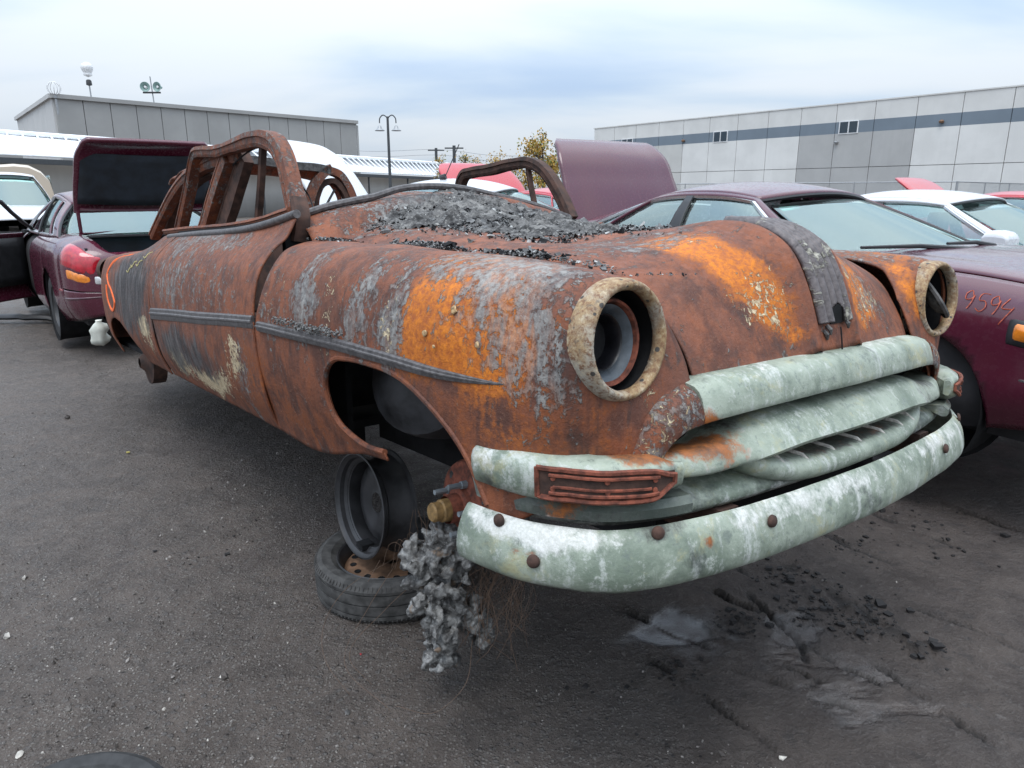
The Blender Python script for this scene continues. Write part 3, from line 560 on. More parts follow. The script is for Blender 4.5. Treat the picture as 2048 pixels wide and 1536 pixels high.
# cabin: cowl, floor, bulkheads, seat backs, rear deck
cg = [[(-.84, y, .955 + .16*(1 - (y/.75)**2)), (-.93, y, 1.045 + .165*(1 - (y/.75)**2)), (-1.0, y, 1.075 + .135*(1 - (y/.75)**2)), (-1.12, y, 1.085 + .14*(1 - (y/.75)**2))] for y in np.linspace(-.73, .73, 9)]
cowl = paint_mask(MB().grid(dent(patch(cg, 60, 14), .008, 6)).build('cowl', M['rust'], car, solid=.01))
MB().tube(curve([(-1.03, -.71, 1.11), (-1.02, -.61, 1.143), (-1.0, -.515, 1.166), (-1.0, -.417, 1.185), (-1.0, -.29, 1.222), (-1.0, -.17, 1.236), (-1.0, 0, 1.236), (-1.0, .2, 1.21), (-1.0, .45, 1.17), (-1.02, .68, 1.12)], 60), .014, 8).build('windscreen_gasket', M['tar'], cowl)
fl = MB(); fl.box((-2.45, 0, .34), (3.4, 1.70, .03)); fl.box((-.98, 0, .68), (.03, 1.6, .75)); fl.box((-4.0, 0, .62), (.04, 1.5, .55))
for y in (-.93, .93): fl.box((-1.6, y*.86, .52), (2.2, .02, .36))
fl.build('floor_pan', M['soot'], car)
st = MB()
for y in (-.36, .36): st.box((-1.75, y, .62), (.5, .6, .10)); st.box((-2.05, y, .85), (.10, .6, .42), Euler((0, -.2, 0)).to_matrix())
st.box((-2.9, 0, .82), (.12, 1.3, .42), Euler((0, -.25, 0)).to_matrix()); st.build('seat_frame', M['dark_rust'], car, bevel=.03)
deck = [[(-3.12, y, 1.08 - .05*abs(y)), (-3.6, y, 1.05 - .06*abs(y)), (-4.1, y, .985 - .05*abs(y)), (-4.45, y, .88), (-4.58, y, .66), (-4.55, y, .36)] for y in np.linspace(-.66, .66, 9)]
paint_mask(MB().grid(dent(patch(deck, 60, 40), .01, 3)).build('boot_lid', M['rust'], car, solid=.008))
rb = curve([(-4.62, -.62, .42), (-4.68, -.5, .42), (-4.72, -.3, .42), (-4.73, 0, .42), (-4.72, .3, .42), (-4.66, .7, .42), (-4.5, .86, .42)], 40)
MB().tube(rb, .05, 10, flat=1.3).build('rear_bumper', M['chrome_dark'], car)
# tail lamp pod on the quarter tip
for s in (-1, 1):
    MB().lathe([(.085, -.02), (.088, .03), (.075, .06), (.05, .065), (.0001, .05)], (-4.36, s*.80, .83), (-1, s*.25, .05), 24).build('tail_lamp_pod', M['dark_rust'], car)
# headlights
def headlight(s):
    c = HL*np.array([1, s, 1]); ax = np.array([1, .10*s*-1*-1, .03]); ax = np.array([1, -.05*(-s), .03])
    MBz = MB().lathe([(.107, -.012), (.103, -.006), (.102, .004), (.105, .012), (.110, .018), (.117, .018), (.1225, .010), (.1265, -.006), (.1275, -.03), (.123, -.055)], c, ax, 56)
    G = MBz.v[0]; G += fbm(G*40, 3)[:, None]*.0012
    b = MBz.build('headlight_ring', M['bezel'], car, sharp=70)
    MB().lathe([(.116, -.008), (.116, -.075), (.0005, -.078)], c, ax, 48).build('lamp_cavity', M['soot'], b, sharp=40)
    if s > 0: MB().lathe([(.094, -.075), (.093, -.035), (.090, -.028), (.085, -.030), (.081, -.040), (.079, -.055)], c + np.array([0, -.006, -.006]), ax, 48).build('lamp_bucket', M['red_rust'], b, sharp=40)
    if s > 0:
        MB().lathe([(.082, -.036), (.076, -.040), (.070, -.050), (.062, -.056), (.058, -.062)], c + np.array([0, -.009, -.008]), ax, 48).build('retaining_ring', M['lamp_steel'], b, sharp=40)
        MB().lathe([(.058, -.050), (.061, -.046), (.058, -.042), (.054, -.046), (.051, -.066), (.042, -.10), (.0005, -.125)], c + np.array([.004, -.017, -.004]), ax, 40).build('lamp_bowl', M['lamp_dark'], b, sharp=40)
    else:
        MB().lathe([(.0005, -.09), (.08, -.09)], c, ax, 40).build('lamp_bowl', M['soot'], b)
        ax2 = np.array([.72, .45, .55]); MB().lathe([(.074, .0), (.078, .008), (.074, .014), (.066, .010), (.045, -.012), (.0005, -.02)], c + np.array([-.012, .005, .0]), ax2, 40).build('broken_lamp', M['char'], b)
    return b
headlight(1); headlight(-1)
# ------------------------------------------------------------------ grille, bumper
PLAN = np.array([(.40, -.952), (.47, -.945), (.566, -.925), (.64, -.885), (.70, -.84), (.757, -.74), (.80, -.56), (.825, -.31), (.838, 0)])
PLAN = np.concatenate([PLAN, PLAN[-2::-1]*np.array([1, -1])])
def planc(n, off=0., lim=None):
    P = curve(np.c_[PLAN, np.zeros(len(PLAN))], 400)[:, :2]; T = np.gradient(P, axis=0); T /= np.linalg.norm(T, axis=1)[:, None]
    P = P + np.c_[T[:, 1], -T[:, 0]]*off
    if lim: P = P[(P[:, 1] >= lim[0]) & (P[:, 1] <= lim[1])]
    d = chord(P); return np.c_[np.interp(np.linspace(0, d[-1], n), d, P[:, 0]), np.interp(np.linspace(0, d[-1], n), d, P[:, 1])]
prof = curve([(-.006, .428, 0), (.0, .434, 0), (.014, .422, 0), (.029, .396, 0), (.038, .365, 0), (.040, .338, 0), (.034, .317, 0), (.018, .305, 0), (-.022, .301, 0)], 26)
rows = [np.c_[planc(150, a), np.full(150, z)] for a, z, _ in prof]
G = np.array(rows); G += (fbm(G*9, 3)*.003)[..., None]*np.array([1, 0, .4]); G[..., 2] += .003*fbm(G*np.array([6, 6, 0]) + 5, 2)
bumper = MB().grid(G, flip=True).build('bumper', M['chrome'], car, sharp=60, solid=.005, off=1)
bumper['label'] = 'pale green corroded front bumper with rusty bolts'
for x, y, z in ((.515, -.945, .418), (.60, -.925, .36), (.757, -.74, .412), (.815, -.46, .385), (.815, .46, .385), (.757, .74, .412), (.60, .925, .36)):
    k = np.argmin(((G - np.array([x, y, z]))**2).sum(-1).ravel()); p = G.reshape(-1, 3)[k]
    P = planc(400); j = np.argmin(((P - p[:2])**2).sum(1)); t = P[min(j+1, 399)] - P[j-1]; nn = np.array([t[1], -t[0], 0]); nn /= np.linalg.norm(nn)
    MB().lathe([(.0145, .004), (.0135, .009), (.010, .012), (.0002, .013)], p, nn + np.array([0, 0, .15]), 16).build('bumper_bolt', M['dark_rust'], bumper)
# valance behind the bumper
rows = [np.c_[planc(120, a), np.full(120, z)] for a, z in ((-.16, .500), (-.12, .478), (-.075, .470), (-.058, .462), (-.046, .450), (-.042, .434), (-.055, .42), (-.09, .415))]
MB().grid(np.array(rows), flip=True).build('splash_pan', M['chrome_dark'], car, sharp=60)
for y in (-.5, .5): MB().box((.62, y, .38), (.30, .06, .07)).build('bumper_bracket', M['dark_rust'], car)
# lip bar on the hood nose
def barloft(ys, centre, prof, mat, name, parent, N=70, end=.0):
    rings = []
    for y in np.linspace(ys[0], ys[1], N):
        x, z, s = centre(y); rings.append([(x + a*s, y, z + b*s) for a, b in prof])
    G = np.array(rings); G += (fbm(G*12, 3)*.0022)[..., None]
    return MB().loft(G).build(name, mat, parent, sharp=50)
lip_prof = np.array([(-.05, .030), (-.025, .033), (0, .031), (.018, .026), (.031, .016), (.040, .002), (.046, -.016), (.050, -.036), (.0505, -.046), (.048, -.051), (.043, -.051), (.036, -.040), (.02, -.012), (-.03, .005), (-.05, .015)])
lip = barloft((-.575, .575), lambda y: (.745 - .10*y*y - .02*(abs(y)/.6)**6, .690 - .035*y*y - .015*(abs(y)/.6)**8, 1.), lip_prof, M['chrome'], 'hood_lip_bar', hood)
for s in (-1, 1):                                 # fender-mounted ends of the arch
    P = curve([(.696, s*.580, .667), (.693, s*.635, .652), (.689, s*.685, .616), (.684, s*.712, .572), (.680, s*.722, .535)], 28); rings = []
    for i, p in enumerate(P):
        t = P[min(i+1, 27)] - P[max(i-1, 0)]; t /= np.linalg.norm(t); u = np.array([1., 0, 0]); b = -np.cross(t, u)*s; k = 1 - .30*i/27
        rings.append([p + u*a*k + b*q*k for a, q in lip_prof])
    G = np.array(rings); G += (fbm(G*14, 3)*.003)[..., None]
    o = MB().loft(G).build('arch_end', M['rust'], near_fender if s < 0 else far_fender, sharp=60)
    me = o.data; a = me.color_attributes.new('mask', 'FLOAT_COLOR', 'POINT'); a.data.foreach_set('color', np.tile([.1, .50, .34, .05], (len(me.vertices), 1)).ravel())
# mid bar with the scoop
def mid_c(y):
    a = abs(y); return (.768 - .10*a*a - .05*sstep(.55, .78, a), .566 - .022*sstep(.25, .6, a), 1)
rings = []
for y in np.linspace(-.76, .76, 110):
    x, z, _ = mid_c(y); k = sstep(.56, .36, abs(y))
    pr = np.array([(-.095 - .04*k, .004 + .046*k), (-.045 - .01*k, .018 + .030*k), (-.01, .022 + .020*k), (.016, .018 + .012*k), (.030 + .006*k, .006 + .004*k), (.038 + .018*k, -.014 + .000*k), (.040 + .022*k, -.026 + .002*k), (.036 + .022*k, -.032 + .002*k), (.020 + .008*k, -.034 + .008*k), (-.03, -.030 + .014*k), (-.095, -.02)])
    rings.append([(x + a, y, z + b) for a, b in curve(np.c_[pr, np.zeros(11)], 34)[:, :2]])
G = np.array(rings); G += (fbm(G*11, 3)*.0025)[..., None]
grille = MB().loft(G).build('grille_bar', M['chrome'], car, sharp=60)
rings = []
for y in np.linspace(-.47, .47, 80):
    q = abs(y)/.47; x = .802 - .10*y*y - .045*q**4; z = .464 + .070*q**5; k = math.sqrt(max(.02, 1 - q**6)); e = .55 + .45*k
    rings.append([(x + a*e, y, z + b*e) for a, b in curve([(-.09, .030, 0), (-.03, .030, 0), (.018, .022, 0), (.030, .012, 0), (.033, -.006, 0), (.022, -.024, 0), (-.02, -.032, 0), (-.09, -.03, 0)], 20)[:, :2]])
G = np.array(rings); G += (fbm(G*14, 3)*.002)[..., None]
lowbar = MB().loft(G).build('scoop_lip', M['chrome'], grille, sharp=60)
for y in (-.34, -.25, -.13, 0, .13, .25, .33):
    x = .802 - .10*y*y - .045*(abs(y)/.47)**4; z = .464 + .070*(abs(y)/.47)**5; z += .003
    MB().loft([[(x - .06, y - .008, z + .02), (x - .06, y + .008, z + .02), (x - .06, y + .004, z + .036), (x - .06, y - .004, z + .036)], [(x + .0, y - .008, z + .016), (x + .0, y + .008, z + .016), (x, y + .004, z + .031), (x, y - .004, z + .031)], [(x + .026, y - .006, z + .006), (x + .026, y + .006, z + .006), (x + .024, y + .003, z + .014), (x + .024, y - .003, z + .014)]]).build('scoop_tooth', M['ash_white'], grille)
MB().grid(np.array([[(.66 - .1*y*y, y, z) for z in np.linspace(.40, .70, 5)] for y in np.linspace(-.74, .74, 20)])).build('grille_opening', M['soot'], car)
# parking-light wings
for s in (-1, 1):
    P = planc(60, -.015, (-.96, -.665)); rings = []
    for i, (x, y) in enumerate(P):
        t = P[min(i+1, 59)] - P[max(i-1, 0)]; t /= np.linalg.norm(t); nn = np.array([t[1], -t[0]])
        u = i/59; h = .050*(min(1, .55 + u*9))*(1 - .25*sstep(.75, 1, u)); h *= 1 - .35*sstep(.86, 1, u); z0 = .530 - .004*u + .006*sstep(.8, 1, u); dpt = .028*min(1, .3 + u*12)*(1 - .75*sstep(.84, 1, u))
        rings.append([(x + nn[0]*a*dpt, y + nn[1]*a*dpt, z0 + b*h) for a, b in ((-2.2, .8), (-1, 1.0), (0, .98), (.75, .72), (1., .3), (1., -.3), (.75, -.72), (0, -.98), (-1, -1), (-2.2, -.8))])
    G = np.array(rings); G += (fbm(G*14, 3)*.0025)[..., None]
    w = MB().loft(G).build('parking_light_wing', M['chrome'], car, sharp=50, mirror=s > 0)
    mid = (G[:, 4] + G[:, 5])/2; up = (G[:, 4] - G[:, 5])
    i0, i1 = 23, 56; fr = []; nrm = []
    for i in range(i0, i1 + 1): fr.append(mid[i])
    out = []
    for i in range(i0, i1 + 1): out.append(mid[i] + up[i]*1.02*(1 - .5*sstep(.8, 1, (i-i0)/(i1-i0))))
    for i in range(i1, i0 - 1, -1): out.append(mid[i] - up[i]*1.02*(1 - .5*sstep(.8, 1, (i-i0)/(i1-i0))))
    cen = np.mean(out, axis=0); tt = mid[i1] - mid[i0]; tt /= np.linalg.norm(tt); on = np.array([-tt[1], tt[0], 0])*-1; on = on if on[0] > 0 else -on
    rim = np.array(out + out[:2]) + on*.003
    MB().tube(rim, .006, 6, caps=False).build('light_rim', M['red_rust'], w, mirror=s > 0)
    pl = MB(); rows = np.array([[mid[i] + up[i]*k + on*.0018 for k in (-.98, -.5, 0, .5, .98)] for i in range(i0, i1 + 1)]); pl.grid(rows, flip=True); 
    pl.build('light_plate', M['dark_rust'], w, mirror=s > 0)
    rr = MB(); rr.tube(np.array([mid[i] + up[i]*.62 + on*.006 for i in range(i0+3, i1-4)]), .004, 6); rr.tube(np.array([mid[i] - up[i]*.62 + on*.006 for i in range(i0+3, i1-4)]), .004, 6); rr.tube(np.array([mid[i] - up[i]*.2 + on*.004 for i in range(i0+4, i1-6)]), .0035, 6)
    for i in (i0+4, i0+16, i1-6):
        for k in (-.35, .4): rr.lathe([(.006, 0), (.005, .006), (.0003, .006)], mid[i] + up[i]*k, on, 8)
    rr.build('lamp_socket', M['red_rust'], w, mirror=s > 0)
    P = planc(50, -.022, (-.958, -.64)); rings = [[(x, y, .474 - .03), (x + .012, y - .005, .47 - .024), (x + .014, y - .006, .47 - .004), (x, y, .474 + .006), (x - .06, y + .03, .474)] for x, y in P]
    MB().loft(rings).build('lower_valance_band', M['chrome_dark'], car, sharp=40, mirror=s > 0)
for o_ in list(bpy.data.objects):
    if o_.type == 'MESH' and o_.data.materials and o_.data.materials[0] in (M['chrome'], M['chrome_dark']): chrome_mask(o_)
M['liner_dark'] = simple('burnt_liner', (.030, .030, .033), .55, 0, .7, 9, bump=.006)
# ------------------------------------------------------------------ brake drum, axle, frame
def drum(s, steer=.0):
    c = np.array([.02, s*.60, .245]); ax = np.array([-.05, s*1., .05])
    b = MB().lathe([(.05, -.03), (.165, -.012), (.168, 0), (.155, .012)], c, ax, 40).build('backing_plate', M['char'], car, sharp=35)
    d = MB().lathe([(.150, .012), (.150, .018), (.138, .022), (.136, .085), (.130, .098), (.105, .105), (.07, .108), (.062, .112), (.058, .125), (.044, .13), (.040, .165)], c, ax, 44).build('brake_drum', M['red_rust'], car, sharp=35)
    MB().lathe([(.034, .15), (.033, .182), (.028, .186), (.028, .208), (.024, .213), (.0003, .214)], c, ax, 24).build('axle_cap', M['brass'], d, sharp=30)
    a = ax/np.linalg.norm(ax); u = np.cross(a, [0, 0, 1]); u /= np.linalg.norm(u); v = np.cross(u, a)
    for k in range(5):
        th = k*2*math.pi/5 + .5; p = c + a*.105 + (u*math.cos(th) + v*math.sin(th))*.072
        MB().tube([p, p + a*.02, p + a*.021, p + a*.062], [.0125, .012, .009, .008], 8).build('wheel_stud', M['steel'], d)
    mm = MB()
    for k in range(30):
        th = rng.uniform(.3, 2.8); p = c + a*rng.uniform(.02, .11) + (u*math.cos(th) + v*math.sin(th))*rng.uniform(.09, .15)
        mm.box(p, rng.uniform(.008, .025, 3), Euler(rng.uniform(0, 6, 3)).to_matrix())
    o = mm.build('molten_crust', M['char'], d, smooth=False); o['kind'] = 'stuff'
drum(-1); drum(1)
fr = MB()
for y in (-.62, .62): fr.box((-.15, y*.72, .29), (1.5, .08, .12)); fr.box((-2.3, y, .26), (2.9, .09, .11))
fr.box((.0, 0, .27), (.22, .9, .10)); fr.box((.55, 0, .30), (.10, 1.1, .10))
fr.tube([(-3.1, -.78, .30), (-3.1, .78, .30)], .05, 10)
fr.build('chassis_frame', M['soot'], car)
for y in (-.62, .62):
    MB().tube(curve([(.03, y*.86, .42), (.0, y*.80, .55), (-.03, y*.75, .75)], 10), .055, 14).build('shock_tower', M['soot'], car)
    MB().tube(curve([(.0, y*.9, .22), (.02, y*.6, .20), (.1, y*.35, .24)], 10), .03, 8).build('control_arm', M['dark_rust'], car)
    ip = np.array([[(x, y*.80 + .0*(z), z) for z in np.linspace(.32, .80, 6)] for x in np.linspace(-.85, .42, 12)]); MB().grid(ip).build('inner_wing', M['soot'], car)
    MB().lathe([(.19, -.10), (.20, .0), (.195, .06), (.12, .12), (.05, .13)], (-.22, y*1.04, .60), (.35, y*1.4, .35), 28).build('inner_liner', M['liner_dark'], car)
MB().box((-.35, 0, .25), (.95, .46, .26)).build('shade_box_front', M['soot'], car, bevel=.04); MB().box((-1.3, 0, .27), (1.0, .30, .22)).build('shade_box_rear', M['soot'], car, bevel=.04)  # black boxes added to hide bright ground and keep the under-car shade dark
MB().box((-.25, 0, .62), (.75, .42, .5)).build('engine_block', M['soot'], car, bevel=.05)
for s in (-1, 1):
    MB().lathe([(.02, -.06), (.14, -.05), (.14, .03), (.06, .05), (.03, .08)], (-3.3, s*.80, .28), (0, s, 0), 28).build('rear_drum', M['dark_rust'], car)
# ------------------------------------------------------------------ ash and charred flakes lying on the car
def car_w(P):
    R = np.array(Euler((CAR_ROLL, CAR_PITCH, CAR_YAW)).to_matrix()); return np.asarray(P) @ R.T + np.array(car.location)
def hood_z(x, y):
    V = GH[:95, ::3].reshape(-1, 3); d = (V[None, :, 0] - x[:, None])**2 + (V[None, :, 1] - y[:, None])**2; return V[np.argmin(d, 1), 2]
def ash(label, blobs, n, size, lump=.02, seed=1, zf=hood_z):
    r = np.random.default_rng(seed); mb = MB(); tot = sum(b[5] for b in blobs)
    for cx, cy, rx, ry, ang, wgt, hh in blobs:
        k = int(n*wgt/tot); a = r.normal(size=(k, 2))*.5; d2 = (a**2).sum(1)
        x = cx + a[:, 0]*rx*math.cos(ang) - a[:, 1]*ry*math.sin(ang); y = cy + a[:, 0]*rx*math.sin(ang) + a[:, 1]*ry*math.cos(ang)
        cl = fbm(np.c_[x*16, y*16, np.full(k, seed)], 3); x = x[cl > -.25]; y = y[cl > -.25]; d2 = d2[cl > -.25]; cl = cl[cl > -.25]; k = len(x)
        z = zf(x, y) + hh*np.exp(-d2*1.2)*np.clip(.55 + cl, 0, 1.4)*r.uniform(.1, 1, k)
        P = car_w(np.c_[x, y, z + .002])
        for p in P:
            s = size*r.lognormal(0, .55)*(2.6 if r.random() < .02 else 1); e = np.array(Euler((r.normal()*.7, r.normal()*.7, r.uniform(0, 6.3))).to_matrix())
            q = np.array([(-.5, -.35, 0), (.4, -.45, .06), (.55, .3, -.05), (-.3, .45, .08)])*r.uniform(.6, 1.3, (4, 1))*s
            th = np.array([0, 0, s*.25]); v = np.concatenate([q, q + th]) @ e.T + p
            mb.add(v, [(3, 2, 1, 0), (4, 5, 6, 7), (0, 1, 5, 4), (1, 2, 6, 5), (2, 3, 7, 6), (3, 0, 4, 7)], 0 if r.random() < .42 else (1 if r.random() < .80 else 2))
    o = mb.build('ash_flakes', [M['soot'], simple('grey_ash', (.13, .13, .13), .9, 0, .5, 50), simple('pale_ash', (.36, .36, .35), .9, 0, .3, 50)], None, smooth=False)
    return tag(o, label, 'ash', None, 'stuff')
ash('heap of black and grey charred flakes on top of the rusty hood', [(-.35, .05, .40, .28, .2, 3, .02), (-.1, .15, .22, .20, 0, 2.6, .035), (.0, .02, .26, .14, -.4, 1.3, .008), (-.75, -.12, .30, .40, .3, 2.2, .018), (-.95, -.35, .25, .16, 0, 1.2, .02), (-.55, .3, .4, .3, 0, 1.2, .015), (-.3, -.28, .35, .16, .1, 1.3, .004)], 15000, .0050, seed=3)
def crust():
    m = MB(); G = GH[:88].copy(); X_, Y_ = G[..., 0], G[..., 1]; w = np.zeros_like(X_)
    for cx, cy, rx, ry, s in ((-.35, .05, .36, .28, 1.), (-.1, .14, .24, .24, 1.), (.02, .02, .24, .14, .6), (-.75, -.12, .30, .38, 1.), (-.95, -.35, .24, .16, .9), (-.55, .3, .36, .26, .8), (-.28, -.26, .32, .14, .75)):
        w = np.maximum(w, s*np.exp(-((X_ - cx)/rx)**2 - ((Y_ - cy)/ry)**2))
    n1 = fbm(G*9 + 3, 4, .6); n2 = fbm(G*34 + 8, 4, .65); h = (w - .42 + .55*n1 + .35*n2)
    G[..., 2] += np.where(h > 0, .002 + np.minimum(.018, h*.03)*(1 + 1.2*n2) + .009*np.maximum(0, n2), -.004)
    G = car_w(G.reshape(-1, 3)).reshape(G.shape); k = (h[:-1, :-1] > -.02) & (h[1:, 1:] > -.02); m.grid(G, 0, k)
    n = NT('ash_crust'); a = n.noise(16, 9, .75, .3); f = n.noise(70, 7, .72); c = n.mix(n.ramp(a, .40, .60), (.022, .021, .021), (.15, .145, .14)); c = n.mix(n.ramp(f, .54, .66, 0, .8), c, (.34, .33, .31)); c = n.mix(n.ramp(n.noise(5, 7, .7, .5), .56, .66, 0, .75), c, (.27, .26, .245)); c = n.mix(n.ramp(f, .44, .32, 0, .8), c, (.012, .012, .012))
    n.bump(n.math('ADD', a, f), .008, 1.); return m.build('ash_crust', n.P(color=c, rough=.85), None, sharp=180)
tag(crust(), 'flat crust of melted grey and black ash covering the rear of the rusty hood', 'ash', None, 'stuff')
def gap_z(x, y): return np.interp(x, [-1.2, -.75, -.4, -.1, .15, .36, .5], [1.03, 1.012, 1.0, .982, .968, .95, .925])
ash('line of pale charred crumbs along the near hood seam by the fender', [(-.95, -.68, .25, .05, 0, 1, .012), (-.22, -.63, .16, .05, 0, 1.2, .022), (.13, -.56, .16, .07, .1, 1.4, .02), (.33, -.53, .2, .07, .1, .8, .006)], 6000, .0042, seed=8, zf=gap_z)
# ------------------------------------------------------------------ ground
def gp(px, py, z=0.):
    u = (px - 1024)/FPX; v = (py - 768)/FPX; c, s = math.cos(PITCH), math.sin(PITCH); d = np.array([u, c - s*v, -s - c*v]); k = (z - CAM_H)/d[2]
    return np.array([0, 0, CAM_H]) + k*d
def axis(lo, hi, st, far):
    a = list(np.arange(lo, hi, st)); d = st; x = hi
    while x < far: a.append(x); d *= 1.28; x += d
    d = st; x = lo
    while x > -far: d *= 1.28; x -= d; a.insert(0, x)
    return np.array(a)
def dense(a): return np.array(a)
gx = axis(-3.2, 3.8, .028, 900); gx = np.unique(np.concatenate([gx[(gx < -.3) | (gx > 2.6)], np.arange(-.3, 2.6, .012)])); gy = axis(1.0, 6.6, .028, 900); gy = np.unique(np.concatenate([gy[(gy < 1.0) | (gy > 3.2)], np.arange(1.0, 3.2, .012)]))
X, Y = np.meshgrid(gx, gy, indexing='ij'); Z = np.zeros_like(X)
near = sstep(14, 6, np.hypot(X, Y - 2))
p3 = np.stack([X, Y, 0*X], -1)
Z += near*(.012*fbm(p3*1.3, 3) + .007*fbm(p3*6, 3) + .0085*fbm(p3*15, 3, .65)*sstep(1.2, -.4, X - .2*(Y - 2)) + .003*fbm(p3*24, 2))
ruts = [((1240, 1215), (1500, 1330), .03, .012), ((1460, 1330), (1700, 1420), .022, .016), ((1560, 1120), (1760, 1250), .05, .014), ((1500, 1190), (1620, 1330), .02, .012), ((1300, 1310), (1560, 1500), .02, .010), ((1600, 1290), (1860, 1420), .018, .012), ((1620, 1060), (1800, 1130), .03, .010), ((1700, 1010), (1900, 1090), .03, .010), ((1780, 1190), (2040, 1300), .03, .012), ((1650, 1360), (1560, 1400), .016, .012), ((1420, 1180), (1560, 1240), .02, .012), ((1750, 1330), (1980, 1480), .02, .010), ((1400, 1100), (1560, 1170), .03, .01), ((1880, 1000), (2040, 1060), .03, .012), ((1560, 1330), (1660, 1365), .012, .012)]
dark = np.zeros_like(X)
wob = .05*fbm(p3*5 + 9, 3); wob2 = fbm(p3*14 + 3, 3)
for a, b, w, h in ruts:
    A = gp(*a)[:2]; B = gp(*b)[:2]; d = B - A; L = np.linalg.norm(d); d /= L
    t = (X - A[0])*d[0] + (Y - A[1])*d[1]; q = (X - A[0])*-d[1] + (Y - A[1])*d[0] + wob*.8; e = sstep(-.08, .06, t)*sstep(L + .08, L - .06, t)
    w = w*.6; m = e*np.exp(-(q/w)**4)*np.clip(.6 + wob2, 0, 1.5); Z += -2.0*h*m + h*.6*e*np.exp(-((np.abs(q) - 1.6*w)/(w*.5))**2)*np.clip(.5 + wob2*1.2, 0, 1.6); dark = np.maximum(dark, sstep(.22, .75, m)*.95)
lumps = [(1650, 1215, .16, .035), (1480, 1240, .06, .03), (1740, 1240, .1, .025), (1560, 1160, .1, .02), (1350, 1340, .05, .02), (1860, 1300, .05, .03)]
for px, py, r, h in lumps:
    c = gp(px, py); q = np.hypot(X - c[0], (Y - c[1])*.8) + wob*1.5; m = sstep(r, r*.3, q)*np.clip(wob2*2.2, 0, 1.3); Z += h*m; dark = np.maximum(dark, .8*np.clip(m, 0, 1))
wet = np.zeros_like(X)
def region(poly, amp=.12, n=1):
    P = np.array([gp(*q)[:2] for q in poly]); xx = X + amp*.5*fbm(p3*7 + 5, 3); yy = Y + amp*.5*fbm(p3*7 + 25, 3)
    xx = xx + amp*.25*fbm(p3*28 + 5, 3); yy = yy + amp*.25*fbm(p3*28 + 65, 3); ins = inpoly(xx, yy, P).astype(float)
    k = np.array([.25, .5, .25])
    for _ in range(n):
        ins[1:-1] = .25*ins[:-2] + .5*ins[1:-1] + .25*ins[2:]; ins[:, 1:-1] = .25*ins[:, :-2] + .5*ins[:, 1:-1] + .25*ins[:, 2:]
    return ins
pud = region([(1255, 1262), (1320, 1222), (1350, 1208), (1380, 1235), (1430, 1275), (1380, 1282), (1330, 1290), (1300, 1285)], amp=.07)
slick = region([(1480, 1340), (1560, 1290), (1640, 1300), (1720, 1330), (1850, 1380), (2000, 1440), (1980, 1530), (1760, 1480), (1640, 1420), (1560, 1400)], amp=.22, n=5)*np.clip(.75 + 1.5*fbm(p3*np.array([5, 14, 1]) + 7, 4, .6), 0, 1)
slick2 = region([(1530, 1230), (1600, 1215), (1650, 1260), (1620, 1300), (1550, 1290)], amp=.1)
slick3 = region([(1250, 1230), (1440, 1200), (1480, 1300), (1400, 1330), (1230, 1290)], amp=.1)
Z = Z*(1 - pud) - .012*pud; Z = Z*(1 - .25*np.clip(slick + slick2, 0, 1))
wet = np.clip(.55*pud + .72*slick + .72*slick2 + .5*slick3, 0, 1); pale = np.clip(.9*pud*np.clip(.85 + 1.2*fbm(p3*18, 3), .3, 1.1) + .13*slick*np.clip(.9 + 1.6*fbm(p3*9 + 4, 4, .6), 0, 1.3) + .2*slick2*np.clip(.9 + 1.8*fbm(p3*16 + 4, 3), 0, 1.3) + .22*slick3*np.clip(.4 + 2.5*fbm(p3*14 + 8, 4, .6), 0, 1.4), 0, 1)*(1 - np.clip(dark*1.3, 0, 1))  # slick terms of pale put the sky's reflection into the mud colour
nose_shade = region([(860, 1330), (1060, 1230), (1300, 1180), (1480, 1260), (1440, 1536), (980, 1536), (850, 1440)], amp=.3, n=24); dark = np.maximum(dark, .40*nose_shade)  # shade in front of and under the nose, painted into the ground colour
silt = sstep(.3, 1.0, X + .35*fbm(p3*1.1 + 2, 3) - .25*(Y - 2))*near      # smooth mud on the right, gravelly on the left
gm = MB().grid(np.stack([X, Y, Z], -1))
